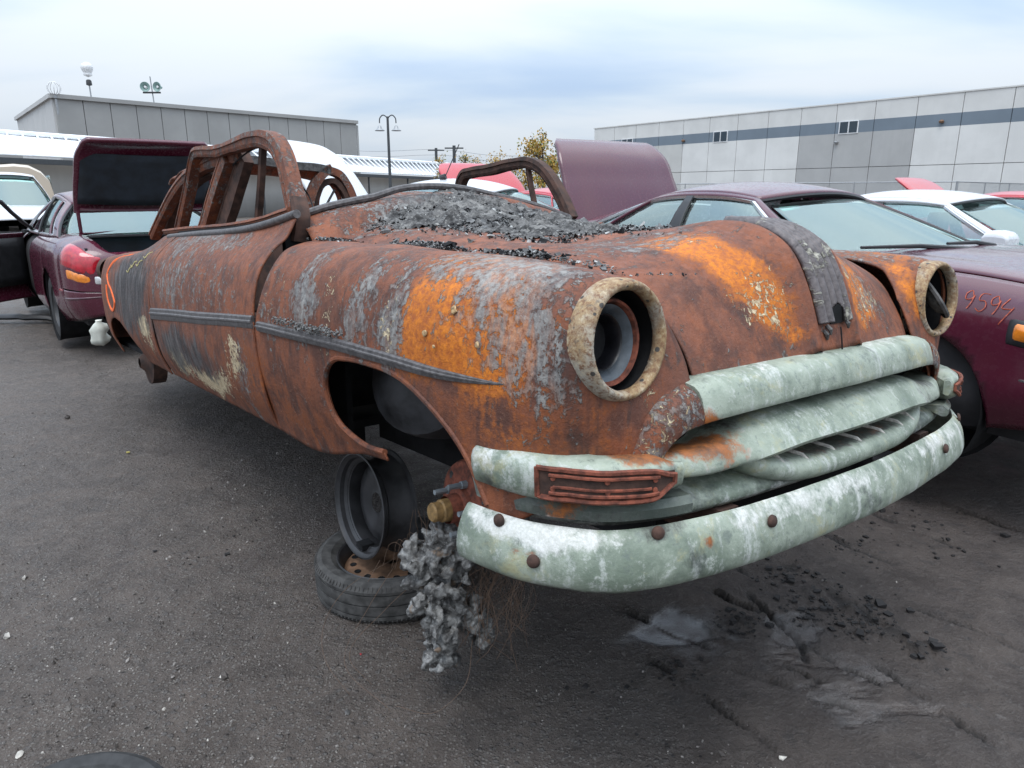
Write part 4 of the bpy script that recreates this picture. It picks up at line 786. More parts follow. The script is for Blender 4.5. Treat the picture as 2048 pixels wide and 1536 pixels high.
def ground_mat():
    n = NT('wet_dirt_and_gravel'); at = n.attr('gmask'); wetv, darkv, siltv = n.sepc(at.outputs['Color'])[:3]
    big = n.noise(.55, 6, .6, .4); med = n.noise(4.5, 8, .66, .4); fine = n.noise(38, 8, .7); grit = n.noise(150, 4, .7)
    vo = n.vor(105, feat='F1', out=0); vc = n.vor(105, feat='F1', out=1); vs = n.sepc(vc)[0]; vb = n.vor(42, feat='F1', out=0); vbc = n.sepc(n.vor(42, feat='F1', out=1))[1]
    mid = n.noise(13, 8, .72, .3)
    c = n.mix(n.ramp(med, .3, .7), (.048, .034, .027), (.112, .084, .068)); c = n.mix(n.ramp(big, .4, .65, 0, .6), c, (.058, .046, .040))
    c = n.mix(n.ramp(mid, .52, .68, 0, .7), c, (.150, .124, .106)); c = n.mix(n.ramp(mid, .47, .34, 0, .75), c, (.024, .020, .019))
    c = n.mix(n.math('MULTIPLY', n.ramp(siltv, .5, .0), .30), c, (.165, .140, .122))
    c = n.mix(n.ramp(n.noise(1.6, 6, .65, .6, n.vec((1, 1, 1), (5, 5, 0))), .55, .7, 0, .55), c, (.075, .058, .052))
    c = n.mix(n.ramp(fine, .55, .70, 0, .75), c, (.20, .18, .165)); c = n.mix(n.ramp(fine, .44, .28, 0, .85), c, (.014, .012, .012))
    gv = n.math('MULTIPLY', n.ramp(siltv, .6, .15), n.ramp(n.noise(1.9, 5, .65, .3), .36, .62, .55, 1))
    peb = n.math('MULTIPLY', n.math('MULTIPLY', n.ramp(vs, .52, .80), n.ramp(vo, .55, .32)), gv)
    c = n.mix(n.math('MULTIPLY', peb, .8), c, n.mix(vs, (.09, .08, .072), (.32, .29, .26)))
    peb2 = n.math('MULTIPLY', n.math('MULTIPLY', n.ramp(vbc, .66, .8), n.ramp(vb, .42, .3)), gv); c = n.mix(n.math('MULTIPLY', peb2, .6), c, (.13, .12, .115))
    c = n.mix(n.ramp(grit, .56, .68, 0, .5), c, (.24, .23, .22)); c = n.mix(n.ramp(grit, .44, .32, 0, .6), c, (.012, .011, .011)); c = n.mix(n.math('MULTIPLY', siltv, .42), c, (.074, .063, .059))
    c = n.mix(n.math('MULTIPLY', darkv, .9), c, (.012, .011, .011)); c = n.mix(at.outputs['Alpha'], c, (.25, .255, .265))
    h = n.math('ADD', n.math('MULTIPLY', fine, 1.1), n.math('ADD', n.math('MULTIPLY', med, 1.3), n.math('MULTIPLY', grit, .35)))
    h = n.math('ADD', h, n.math('MULTIPLY', n.math('ADD', peb, peb2), .5)); h = n.math('MULTIPLY', h, n.ramp(wetv, .25, .95, 1, .22))
    n.bump(h, .022, 1.)
    r = n.ramp(n.math('ADD', med, n.math('MULTIPLY', grit, .3)), .45, .85, .34, .72); 
    mx = n.t.nodes.new('ShaderNodeMix'); n.set(mx.inputs[0], n.ramp(wetv, .15, .9)); n.set(mx.inputs[2], r); mx.inputs[3].default_value = .16
    return n.P(color=c, rough=mx.outputs[0], spec=.5)
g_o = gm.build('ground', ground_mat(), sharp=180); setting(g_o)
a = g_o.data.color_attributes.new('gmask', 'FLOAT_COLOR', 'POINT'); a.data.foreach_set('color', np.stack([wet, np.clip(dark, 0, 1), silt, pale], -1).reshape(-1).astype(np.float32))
def gz(x, y):
    i = np.clip(np.searchsorted(gx, x), 1, len(gx)-1); j = np.clip(np.searchsorted(gy, y), 1, len(gy)-1); return Z[i, j]
# loose gravel
def gravel():
    r = np.random.default_rng(2); mb = MB(); n = 48000
    ico = np.array([(0, 0, 1), (.9, 0, .1), (.28, .85, .1), (-.72, .53, 0), (-.72, -.53, .1), (.28, -.85, 0), (0, 0, -.6)]); F = [(0, 1, 2), (0, 2, 3), (0, 3, 4), (0, 4, 5), (0, 5, 1), (6, 2, 1), (6, 3, 2), (6, 4, 3), (6, 5, 4), (6, 1, 5)]
    y = 1.25 + 5.0*r.random(n)**1.6; x = r.uniform(-1, 1, n)*(.75*y + .3)
    k = (fbm(np.c_[x*1.5, y*1.5, 0*x], 4)*1.6 - .75*sstep(.0, 1.0, x - .2*(y - 2)) + r.normal(size=n)*.16) > .02; x = x[k]; y = y[k]; z = gz(x, y)
    for a, b, c in zip(x, y, z):
        s = .0027*r.lognormal(0, .55); e = np.array(Euler(r.uniform(0, 6.3, 3)).to_matrix()); v = (ico*r.uniform(.6, 1.2, (7, 1))*np.array([1, .8, .55])) @ e.T*s
        u = r.random(); mb.add(v + np.array([a, b, c + s*.25]), F, 0 if u < .60 else (1 if u < .92 else 2))
    ms = [simple('grey_stone', (.19, .172, .158), .6, 0, .4, 60), simple('dark_stone', (.07, .06, .054), .6, 0, .4, 60), simple('pale_stone', (.36, .335, .30), .6, 0, .3, 60)]
    return mb.build('gravel', ms, sharp=180, smooth=False)
tag(gravel(), 'fine grey gravel scattered over the dark dirt', 'gravel', None, 'stuff')
def clods():
    r = np.random.default_rng(12); mb = MB()
    for px, py, rr, n in ((1650, 1210, .22, 170), (1480, 1250, .10, 60), (1740, 1245, .14, 70), (1560, 1150, .14, 60), (1860, 1310, .08, 25), (1700, 1090, .15, 40), (1350, 1345, .08, 25), (1300, 1470, .3, 20), (1850, 1060, .3, 60), (450, 1080, .2, 30)):
        c = gp(px, py)
        for _ in range(n):
            x, y = c[:2] + r.normal(size=2)*rr*.5; s = .0045*r.lognormal(0, .6)
            q = np.array([[i, j, k] for i in (-1, 1) for j in (-1, 1) for k in (-1, 1)])*r.uniform(.4, 1, (8, 3))*s*np.array([1.2, 1, .6]); e = np.array(Euler((0, 0, r.uniform(0, 6))).to_matrix())
            mb.add(q @ e.T + np.array([x, y, gz(np.array([x]), np.array([y]))[0] + s*.3]), [(0, 1, 3, 2), (4, 6, 7, 5), (0, 4, 5, 1), (2, 3, 7, 6), (0, 2, 6, 4), (1, 5, 7, 3)])
    return mb.build('mud_clods', simple('black_mud', (.016, .014, .014), .7, 0, .5, 60, bump=.003), smooth=True, sharp=60)
tag(clods(), 'crumbled black mud clods beside the tyre ruts', 'mud', None, 'stuff')
def pebble(px, py, s, mat, label):
    p = gp(px, py); m = MB(); v = []
    r = np.random.default_rng(int(px)); m.lathe([(.001, -.4*s), (.8*s, -.25*s), (s, 0), (.75*s, .3*s), (.001, .42*s)], (p[0], p[1], gz(p[:1], p[1:2])[0] + .25*s), (r.normal()*.2, r.normal()*.2, 1), 9)
    V = m.v[0]; V += fbm(V*60 + px, 2)[:, None]*.35*s; o = m.build('stone', mat, sharp=60); tag(o, label, 'stone')
pebble(40, 1508, .013, M['ash_white'], 'rounded cream pebble by the tyre at the bottom left')
pebble(695, 1430, .009, M['char'], 'dark grey pebble in front of the melted lump')
pebble(445, 1357, .009, M['ash_white'], 'pale chip of stone on the gravelly dirt')
def chip(px, py, s, mat, name, label, cat):
    p = gp(px, py); m = MB(); r = np.random.default_rng(int(py)); a = np.sort(r.uniform(0, 6.28, 6)); q = np.c_[np.cos(a)*s, np.sin(a)*s*.7, np.zeros(6)]
    z = gz(p[:1], p[1:2])[0] + .004; m.loft([q + np.array([p[0], p[1], z]), q + np.array([p[0] + .001, p[1], z + s*.3])]); tag(m.build(name, mat, smooth=False), label, cat)
chip(720, 1310, .006, simple('red_plastic', (.5, .03, .05), .4), 'plastic_chip', 'tiny red plastic chip on the dirt left of the melted lump', 'chip')
chip(1565, 1520, .012, M['ash_white'], 'broken_chip', 'small pale fragment on the wet mud at bottom right', 'chip')
chip(255, 905, .014, simple('yellow_chip', (.5, .42, .1), .5), 'paper_scrap', 'yellow and white scrap on the gravel left of the burnt car', 'scrap')
# ------------------------------------------------------------------ tyres and rims under the front corner
def tyre_rings(R, w, n=64, tread=True):
    prof = [(R*.70, -w*.36), (R*.78, -w*.47), (R*.90, -w*.50), (R*.965, -w*.44), (R*.985, -w*.38)]
    if tread:
        for k in (-.26, 0, .26): prof += [(R*(1 - .3*k*k*.2), w*(k - .09)), (R*(1 - .3*k*k*.2), w*(k - .018)), (R*.972, w*(k - .014)), (R*.972, w*(k + .014)), (R*(1 - .3*k*k*.2), w*(k + .018)), (R, w*(k + .09))]
    prof += [(R*.985, w*.38), (R*.965, w*.44), (R*.90, w*.50), (R*.78, w*.47), (R*.70, w*.36), (R*.69, w*.30)]
    return prof
def wheel(name, label, cat, loc, rot, R=.29, w=.15, disc='rust_wheel', holes=16, tyre=True, group=None):
    t = thing(name, label, cat, loc, rot, group)
    ty = MB().lathe(tyre_rings(R, w), n=72); 
    ty.build('tyre', M['dusty_rubber'], t, sharp=25)
    sp = MB()
    for k in range(110):
        th = k*2*math.pi/110; e = np.array([math.cos(th), math.sin(th), 0])
        for s in (-1, 1): sp.tube([e*R*.962 + np.array([0, 0, s*w*.45]), e*R*.992 + np.array([0, 0, s*w*.37])], .0035, 4)
    o = sp.build('shoulder_tread', M['dusty_rubber'], t, smooth=False); o['kind'] = 'stuff'
    r = R*.70
    MB().lathe([(r*1.03, w*.36), (r*1.0, w*.40), (r*.97, w*.37), (r*.95, w*.30), (r*.90, w*.10), (r*.88, -w*.3), (r*1.0, -w*.38)], n=64).build('rim', M['black_steel'], t, sharp=30)
    d = MB(); k0 = 96
    prof = [(r*.89, w*.05), (r*.84, w*.12), (r*.78, w*.16), (r*.66, w*.18), (r*.50, w*.14), (r*.40, w*.19), (r*.28, w*.20), (r*.17, w*.16), (r*.16, w*.02)]
    d.lathe(prof, n=k0)
    if holes:
        G = d.v[0].reshape(len(prof), k0, 3); F = []
        for f in d.f: F.append(f)
        d.f = F
    d.build('wheel_disc', M[disc], t, sharp=40)
    for k in range(holes):
        th = k*2*math.pi/holes; p = np.array([math.cos(th)*r*.715, math.sin(th)*r*.715, w*.172]); MB().lathe([(.0135, .002), (.012, .0035), (.0095, .001), (.0003, .0005)], p, (0, 0, 1), 14).build('vent_hole', M['soot'], t)
    return t
wheel('spare_wheel', 'dusty tyre lying flat with a rusty vented steel disc under the front corner', 'wheel', (-.475, 2.565, .085), (.02, -.02, .3), .292, .16)
def steel_rim(loc, ax):
    t = thing('steel_rim', 'bare black steel rim standing on the flat tyre under the car', 'rim', loc)
    ax = np.array(ax, float); R = .195; w = .14
    MB().lathe([(R, w*.5), (R*1.03, w*.485), (R*1.02, w*.44), (R*.955, w*.42), (R*.94, w*.30), (R*.86, w*.22), (R*.85, -w*.1), (R*.93, -w*.3), (R*.95, -w*.42), (R*1.02, -w*.45), (R*1.03, -w*.49), (R*.99, -w*.5), (R*.93, -w*.46), (R*.90, -w*.30), (R*.83, -w*.1), (R*.835, w*.18), (R*.92, w*.28), (R*.935, w*.40), (R*.985, w*.46), (R, w*.5)], (0, 0, 0), ax, 72).build('rim_barrel', M['black_steel'], t, sharp=35)
    a = ax/np.linalg.norm(ax)
    MB().lathe([(R*.84, 0), (R*.75, .02), (R*.5, .03), (R*.3, .02), (R*.2, .025)], -a*.035, ax, 48).build('rim_disc', M['black_steel'], t, sharp=40)
    q = np.cross(a, [0, 0, 1]); p = -np.array([0, 0, 1])*R*.90 + a*w*.34
    MB().box(p + np.array([0, 0, .012]), (.05, .05, .02), Matrix.Rotation(math.atan2(q[1], q[0]), 3, 'Z')).build('wheel_weight', M['soot'], t)
steel_rim((-.525, 2.54, .16 + .20), (-.78, -.62, .10))
t = thing('corner_tyre', 'black tyre at the bottom left edge of the picture', 'tyre', tuple(gp(140, 1790)*np.array([1, 1, 0]) + np.array([0, 0, .09])), (.05, 0, 0))
MB().lathe(tyre_rings(.24, .17), n=72).build('tread', M['rubber'], t, sharp=25)
# ------------------------------------------------------------------ melted lump with burnt wires
def lump():
    r = np.random.default_rng(21); bm = bmesh.new(); base = np.array([-.225, 1.915, .085])
    axis_pts = [(-.00, .0, .04), (.02, .0, .08), (.03, .01, .13), (.0, 0, .18), (-.03, .0, .24), (-.02, .01, .30), (-.03, .0, .36), (.01, .02, .40), (.04, .04, .33), (.05, .04, .22), (-.07, 0, .38), (.09, .06, .16), (.12, .06, .10), (.06, .02, .42), (.09, .02, .43), (.12, .02, .45), (.03, .01, .44)]
    for c in axis_pts:
        for _ in range(9):
            p = base + np.array(c) + r.normal(size=3)*.021; s = r.uniform(.018, .040)
            bmesh.ops.create_icosphere(bm, subdivisions=2, radius=s*.72, matrix=Matrix.Translation(Vector(p)) @ Euler(r.normal(size=3)*.7).to_matrix().to_4x4() @ Matrix.Diagonal((.7, .8, r.uniform(1., 2.4), 1)))
    for k_ in range(26):
        x_, y_ = r.normal(size=2)*np.array([.035, .028]); z0 = r.uniform(.22, .44); L_ = r.uniform(.06, .20); p = base + np.array([x_ + .02, y_, z0])
        for q_ in np.linspace(0, 1, int(L_/.008)):
            p = p + np.array([r.normal()*.003, r.normal()*.003, -.008]); bmesh.ops.create_icosphere(bm, subdivisions=1, radius=.006 + .012*(1 - q_)*r.uniform(.6, 1) + (.008 if q_ > .93 else 0), matrix=Matrix.Translation(Vector(p)))
    for _ in range(14):
        c = axis_pts[r.integers(len(axis_pts))]; p = base + np.array(c) + r.normal(size=3)*.055; bmesh.ops.create_icosphere(bm, subdivisions=2, radius=r.uniform(.008, .016), matrix=Matrix.Translation(Vector(p)))
    me = bpy.data.meshes.new('melted_lump'); bm.to_mesh(me); bm.free(); o = bpy.data.objects.new('melted_lump', me); C.objects.link(o)
    V = np.empty(len(me.vertices)*3); me.vertices.foreach_get('co', V); V = V.reshape(-1, 3); V += np.stack([fbm(V*30 + k*9, 4, .6) for k in range(3)], -1)*.030; V[:, 2] = np.maximum(V[:, 2], .002); me.vertices.foreach_set('co', V.ravel())
    md = o.modifiers.new('r', 'REMESH'); md.mode = 'VOXEL'; md.voxel_size = .0042; md.use_smooth_shade = True
    tx = bpy.data.textures.new('n', 'CLOUDS'); tx.noise_scale = .014; tx.noise_depth = 4; d = o.modifiers.new('d', 'DISPLACE'); d.texture = tx; d.strength = .013; d.texture_coords = 'GLOBAL'
    me.materials.append(M['alu']); return o
tag(lump(), 'lumpy grey blob of melted aluminium below the brake drum', 'metal lump')
def wires():
    r = np.random.default_rng(33); mb = MB(); b = np.array([-.185, 1.945, .085])
    def w(a, c, e, rad=.0008): 
        P = curve([a, c, e], 22) + np.cumsum(r.normal(size=(22, 3))*.0011, axis=0); P[:, 2] = np.maximum(P[:, 2], .004); mb.tube(P, rad, 4)
    for _ in range(70):      # dense tuft on the right of the lump
        t = b + np.array([r.uniform(.02, .26), r.uniform(-.02, .12), r.uniform(.30, .46)]); e = b + np.array([r.uniform(.02, .24), r.uniform(-.06, .12), r.uniform(.02, .16)])
        w(t, (t + e)/2 + np.array([r.normal()*.05, r.normal()*.04, r.normal()*.04]), e)
    for _ in range(9):       # hanging from the hub
        t = b + np.array([r.uniform(-.12, -.0), .0, .52]); e = t + np.array([r.normal()*.02, r.normal()*.02, -.16]); w(t, (t + e)/2 + r.normal(size=3)*.01, e, .0007)
    for pts in ([(800, 1110), (690, 1180), (655, 1330), (700, 1390)], [(790, 1130), (740, 1210), (690, 1330), (780, 1420)], [(860, 1140), (770, 1220), (700, 1320), (745, 1370)], [(945, 1280), (930, 1370), (880, 1420), (790, 1412)], [(760, 1120), (720, 1190), (690, 1220)]):
        n_ = len(pts); P = [gp(px, py, z) for (px, py), z in zip(pts, np.linspace(.22, .006, n_))]; P = curve(P, 40); mb.tube(P, .0009, 4)
    for k in range(4):
        a = gp(830 + 12*k, 1120, .30); c = gp(790 + 10*k, 1085 - 6*k, .36); e = gp(765 + 14*k, 1135, .24); w(a, c, e, .001)
    o = mb.build('burnt_wires', M['wire'], smooth=True, sharp=180); return tag(o, 'tangle of thin burnt wires hanging around the melted lump', 'wires', None, 'stuff')
wires()
# ------------------------------------------------------------------ sedans of the yard
M['glass'] = glass('car_glass'); M['glass_dark'] = glass('car_glass_dark', (.25, .30, .31), .14)
M['trim_chrome'] = simple('bright_window_trim', (.62, .63, .64), .2, .9, .05)
M['plastic'] = simple('black_plastic', (.018, .018, .02), .5, 0, .3)
M['interior'] = simple('dark_interior', (.030, .028, .030), .9, 0, .3); M['liner'] = simple('boot_liner', (.012, .016, .022), .9, 0, .5, 8)
M['seat'] = simple('grey_seat', (.10, .095, .095), .9, 0, .3)
M['red_lamp'] = simple('red_lamp', (.42, .012, .025), .12, 0, .25, 30, coat=1.); M['amber_lamp'] = simple('amber_lamp', (.75, .22, .02), .15, 0, .2, 40, coat=1.); M['clear_lamp'] = simple('clear_lamp', (.6, .6, .6), .1, .3, .2, 50, coat=1.)
M['maroon'] = paint('maroon_paint', (.080, .012, .026), .14, .2); M['maroon_dull'] = paint('dull_maroon_paint', (.075, .022, .034), .3, .7)
M['white'] = paint('white_paint', (.62, .63, .65), .2, .3); M['red'] = paint('red_paint', (.42, .018, .03), .25, .3); M['silver'] = paint('silver_paint', (.33, .35, .37), .2, .4); M['cream'] = paint('cream_paint', (.55, .46, .36), .3, .3)
M['hub'] = simple('alloy_hub', (.30, .30, .31), .4, .6, .2)
ST = [(1.03, .50, .36, .48, .62, .68, .70), (.98, .66, .34, .50, .66, .73, .76), (.86, .82, .32, .53, .70, .79, .83), (.60, .90, .31, .57, .76, .87, .91), (.25, .918, .26, .59, .80, .92, .965), (-.15, .925, .18, .59, .81, .94, .99), (-.50, .928, .18, .58, .80, .945, .995), (-1.6, .935, .18, .58, .82, .955, .975), (-2.55, .932, .19, .60, .845, .975, 1.00), (-3.0, .922, .21, .62, .86, .985, 1.04), (-3.4, .895, .25, .62, .865, .98, 1.03), (-3.68, .83, .29, .60, .84, .935, .97), (-3.80, .72, .32, .58, .78, .86, .88), (-3.86, .52, .34, .56, .74, .80, .81)]
def net_rows(T, S_):
    r = []
    for x, w, zb, zw, zs, zt, zc in T:
        w *= S_
        r.append([(x, .92*w, zb), (x, w*.975, zb + .10), (x, w, zw), (x, w*.985, zs), (x, w*.94, (zs + zt)/2 + .015), (x, w*.865, zt), (x, w*.5, zt + (zc - zt)*.75), (x, 0, zc)])
    return r
def sedan(name, label, cat, loc, yaw, mat, wheels=(1, 1, 1, 1), boot=0., hood=0., z=.0, glassm=None, roofh=1.42, length=1.0, width=1.0, group=None, trim_m=None, full=True, roof=(-1.16, -2.30), cowl=-.22, back=-2.98, handle=True, tail_lamps=True, mirror_side=(), open_front_left=False, hoodmat=None, bootlift=0., hubm=None):
    gl = glassm or M['glass']
    t = thing(name, label, cat, (loc[0], loc[1], z), (0, 0, yaw), group)
    xs = [s[0] for s in ST]; A = np.array(net_rows(ST, width)); A[..., 0] *= length
    u = -np.array(xs)*length
    CUT = [-.62*length, -1.66*length, -2.60*length]            # door gaps
    HOODX = (cowl + .02)*length; BOOTX = -3.03*length; BUMPF = .62*length; BUMPR = -3.50*length
    gap = .006
    base = np.concatenate([np.linspace(-1.03, 3.86, 150)*length] + [[-c - gap, -c + gap] for c in CUT + [HOODX, BOOTX]])
    us = np.unique(np.round(base, 5)); P1 = cr_eval(A, u, us); B = P1.transpose(1, 0, 2)
    v = np.array([0, .11, .37, .60, .72, .82, 1.2, 1.66]); vs = np.unique(np.concatenate([np.linspace(0, .82, 26), np.linspace(.82, 1.66, 16), [.82, .838, .31, .325, .985, 1.0]]))
    G0 = cr_eval(B, v, vs).transpose(1, 0, 2)
    xm = -(us[:-1] + us[1:])/2; vm = (vs[:-1] + vs[1:])/2; XM, VM = np.meshgrid(xm, vm, indexing='ij')
    isgap = np.zeros_like(XM, bool)
    side = VM < .82
    for c in CUT: isgap |= (abs(XM - c) < gap*.9) & side
    isgap |= (VM > .82) & (VM < .838) & (XM > HOODX) & (XM < 1.0*length)
    isgap |= (abs(XM - HOODX) < gap*.9) & ~side; isgap |= (abs(XM - BOOTX) < gap*.9) & ~side
    isgap |= (VM > .31) & (VM < .325) & ((XM > BUMPF) | (XM < BUMPR))
    top = ~side & (VM > .838)
    isgap |= (VM > .985) & (VM < 1.0) & (XM < BOOTX) & (XM > -3.78*length)
    parts = {'hood': top & (XM > HOODX), 'trunk_lid': ~side & (VM > 1.0) & (XM < BOOTX) & (XM > -3.80*length), 'front_bumper': (XM > BUMPF) & (VM < .31), 'rear_bumper': (XM < BUMPR) & (VM < .31)}
    parts['front_door'] = side & (XM < CUT[0]) & (XM > CUT[1]); parts['rear_door'] = side & (XM < CUT[1]) & (XM > CUT[2])
    rest = np.ones_like(XM, bool)
    for k in parts: rest &= ~parts[k]
    parts['body'] = rest
    Rw = .365
    for s in (1, -1):
        G = G0.copy(); kp = np.ones(XM.shape, bool)
        for wx in (0, -2.78*length):
            cut(G, kp, [(wx + Rw*math.cos(a), .33 + Rw*math.sin(a)) for a in np.linspace(0, 2*math.pi, 40)[:-1]] , (0, 2), lambda G: G[..., 1] > .5)
        for k, m_ in parts.items():
            if k in ('hood', 'trunk_lid'): continue
            kk = m_ & kp & ~isgap
            if not kk.any(): continue
            mb = MB(); mb.grid(G, 0, kk); V = mb.v[0]; us_ = np.unique(np.array(mb.f)); idx = -np.ones(len(V), int); idx[us_] = np.arange(len(us_)); mb.v[0] = V[us_]; mb.f = [tuple(idx[list(q)]) for q in mb.f]
            if k == 'front_door' and open_front_left and s == 1:
                hx = CUT[0]; a = math.radians(46); V = mb.v[0]; rel = V - np.array([hx, .92, 0]); V2 = V.copy(); V2[:, 0] = hx + rel[:, 0]*math.cos(a) - rel[:, 1]*math.sin(a)*-1*-1; V2[:, 0] = hx + rel[:, 0]*math.cos(a) + rel[:, 1]*math.sin(a)*.0; V2[:, 1] = .92 - rel[:, 0]*math.sin(a) + rel[:, 1]*math.cos(a); mb.v[0] = V2
            nm = {'body': 'body_side'}.get(k, k)
            mb.build(nm, mat, t, sharp=50, solid=.012, off=1, mirror=s < 0)
            if k == 'front_door' and handle:
                pass
    inner = G0[2:-2].copy(); inner[..., 1] *= .955; inner[..., 2] = np.minimum(inner[..., 2] - .02, .93); kk = np.ones((inner.shape[0]-1, inner.shape[1]-1), bool)
    xi = -(us[2:-2][:-1] + us[2:-2][1:])/2
    if boot: kk[(xi < BOOTX), :] &= (vm < .97)[None, :]
    if hood: kk[(xi > HOODX), :] &= (vm < .80)[None, :]
    mb = MB(); mb.grid(inner, 0, kk); V = inner*np.array([1, -1, 1]); mb.grid(V, 0, kk, flip=True); mb.build('inner_shell', M['interior'], t, sharp=180)
    MB().box((-1.4*length, 0, .24), (4.4*length, 1.5*width, .05)).build('floor_pan', M['interior'], t)
    def lidpart(key, nm, ang, hx, hz, mt, lift=0.):
        mb = MB(); kk = parts[key] & ~isgap
        mb.grid(G0, 0, kk); V = mb.v[0]; us_ = np.unique(np.array(mb.f)); idx = -np.ones(len(V), int); idx[us_] = np.arange(len(us_)); V = V[us_]; F = [tuple(idx[list(q)]) for q in mb.f]
        cen = abs(V[:, 1]) < 1e-6; other = np.where(cen, np.arange(len(V)), np.arange(len(V)) + len(V))
        m2 = MB(); m2.add(np.concatenate([V, V*np.array([1, -1, 1])]), F + [tuple(int(other[i]) for i in q)[::-1] for q in F])
        W_ = np.concatenate(m2.v); m2.v = [W_]
        if ang:
            c, s_ = math.cos(ang), math.sin(ang); r = W_ - np.array([hx, 0, hz]); Q = W_.copy(); Q[:, 0] = hx + r[:, 0]*c - r[:, 2]*s_; Q[:, 2] = hz + r[:, 0]*s_ + r[:, 2]*c + lift; m2.v = [Q]
        o = m2.build(nm, mt, t, sharp=50, solid=.035 if ang else .012, off=1)
        return o
    hd = lidpart('hood', 'hood', hood, HOODX, .97, hoodmat or mat)
    bl = lidpart('trunk_lid', 'trunk_lid', -boot, BOOTX + .02, 1.03, mat, bootlift)
    # greenhouse
    bx0, bx1 = (cowl - .12)*length, back*length; tx0, tx1 = roof[0]*length, roof[1]*length
    ss = np.unique(np.concatenate([np.linspace(0, 1, 60), [.05, .455, .462, .505, .80, .815, .90]])); hs = np.array([0, .05, .2, .4, .6, .8, .93, 1.])
    def side_pt(s, h):
        xb = bx0 + (bx1 - bx0)*s; xt = tx0 + (tx1 - tx0)*s
        zb = np.interp(-xb, u, A[:, 5, 2]) + .005; yb = np.interp(-xb, u, A[:, 5, 1])
        zt = roofh - .035 - .10*(abs(s - .42)/.58)**2.4; yt = (.585 - .03*(2*s - 1)**2)*width
        return np.array([xb + (xt - xb)*h, yb + (yt - yb)*h + .035*math.sin(math.pi*h), zb + (zt - zb)*h])
    SG = np.array([[side_pt(s, h) for h in hs] for s in ss]); sm = (ss[:-1] + ss[1:])/2; hm = (hs[:-1] + hs[1:])/2; SM, HM = np.meshgrid(sm, hm, indexing='ij')
    win = (HM > .05) & (HM < .93) & (((SM > .05) & (SM < .455)) | ((SM > .505) & (SM < .80)) | ((SM > .815) & (SM < .90)))
    bp = (HM < .93) & (SM > .455) & (SM < .505)
    for s in (1, -1):
        if not (open_front_left and s == 1): pass
        MB().grid(SG, 0, ~win & ~bp).build('roof_side', mat, t, sharp=40, solid=.02, off=1, mirror=s < 0)
        MB().grid(SG, 0, bp).build('door_pillar', M['plastic'], t, sharp=40, solid=.02, off=1, mirror=s < 0)
        for a, b in ((.05, .455), (.505, .80), (.815, .90)):
            if open_front_left and s == 1 and a == .05: continue
            wm = MB(); wm.grid(SG - np.array([0, .006, 0]), 0, win & (SM > a) & (SM < b)); wm.build('side_window', gl, t, sharp=180, mirror=s < 0)
        rimp = [side_pt(q, .05) for q in np.linspace(.90, .05, 30)] + [side_pt(.05, h) for h in np.linspace(.05, .93, 10)] + [side_pt(q, .95) for q in np.linspace(.05, .90, 40)] + [side_pt(.905, h) for h in np.linspace(.93, .05, 10)]
        MB().tube(np.array(rimp) + np.array([0, .006, 0]), .016, 6).build('window_trim', trim_m or M['trim_chrome'], t, mirror=s < 0)
    def cross(sv, xoff_b, xoff_t, hs2, ys):
        L = [side_pt(sv, h) for h in hs2]; g = []
        for q in ys:
            g.append([np.array([p[0] + (xoff_b*(1 - h) + xoff_t*h)*(1 - q*q), p[1]*q, p[2] + (.012*(1 - h) + .045*h)*(1 - q**2)]) for p, h in zip(L, hs2)])
        return np.array(g)
    ys = np.linspace(-1, 1, 31); hh = np.linspace(0, 1, 12)
    WS = cross(0, .26*length, .10, hh, ys); RW = cross(1, -.18, -.10, hh, ys)
    MB().grid(WS[1:-1, :-1]).build('windscreen', gl, t, sharp=180, solid=.004); MB().grid(RW[1:-1, :-1], flip=True).build('rear_window', gl, t, sharp=180, solid=.004)
    for g, nm in ((WS, 'windscreen_seal'), (RW, 'rear_window_seal')):
        lp = list(g[:, 0]) + list(g[-1, 1:]) + list(g[::-1, -1][1:]) + list(g[0, ::-1][1:]); MB().tube(np.array(lp), .014, 6, caps=False).build(nm, M['plastic'], t)
    rows = []
    for k, s in enumerate(np.linspace(0, 1, 24)):
        e = side_pt(s, 1.); bulge = .045 + .02*math.sin(math.pi*s); xo = .10*(1 - s) - .10*s
        rows.append([np.array([e[0] + xo*(1 - q*q), e[1]*q, e[2] + bulge*(1 - q**2)]) for q in ys])
    MB().grid(np.array(rows), flip=True).build('roof', mat, t, sharp=60, solid=.02, off=1)
    # seats, steering wheel
    for y in (-.36, .36):
        sb = MB(); L1 = []
        for z_, x_, w_ in ((.45, -1.45, .46), (.7, -1.52, .50), (.95, -1.60, .46), (1.06, -1.64, .36)): L1.append([(x_*length + a, y + b*w_/2, z_) for a, b in ((.06, -1), (.08, 0), (.06, 1), (-.06, 1), (-.07, 0), (-.06, -1))])
        sb.loft(L1); sb.build('front_seat', M['seat'], t, sharp=50)
        MB().loft([[(-1.63*length + a*.045, y + b*.13*k, z_) for a, b in ((1, -1), (1.2, 0), (1, 1), (-1, 1), (-1.2, 0), (-1, -1))] for z_, k in ((1.08, .8), (1.13, 1), (1.21, 1), (1.25, .75))]).build('headrest', M['seat'], t, sharp=50)
        MB().box((-1.3*length, y, .45), (.5, .5, .14)).build('seat_cushion', M['seat'], t, bevel=.04)
    MB().box((-2.55*length, 0, .72), (.16, 1.25, .55), Euler((0, -.25, 0)).to_matrix()).build('rear_seat', M['seat'], t, bevel=.05)
    MB().box((-.62*length, 0, .86), (.34, 1.4, .20)).build('dashboard', M['plastic'], t, bevel=.06)
    MB().tube([(-.92*length + .06*math.sin(a)*.3, .36 + .18*math.cos(a), .93 + .17*math.sin(a)) for a in np.linspace(0, 2*math.pi, 30)], .014, 6).build('steering_wheel', M['plastic'], t)
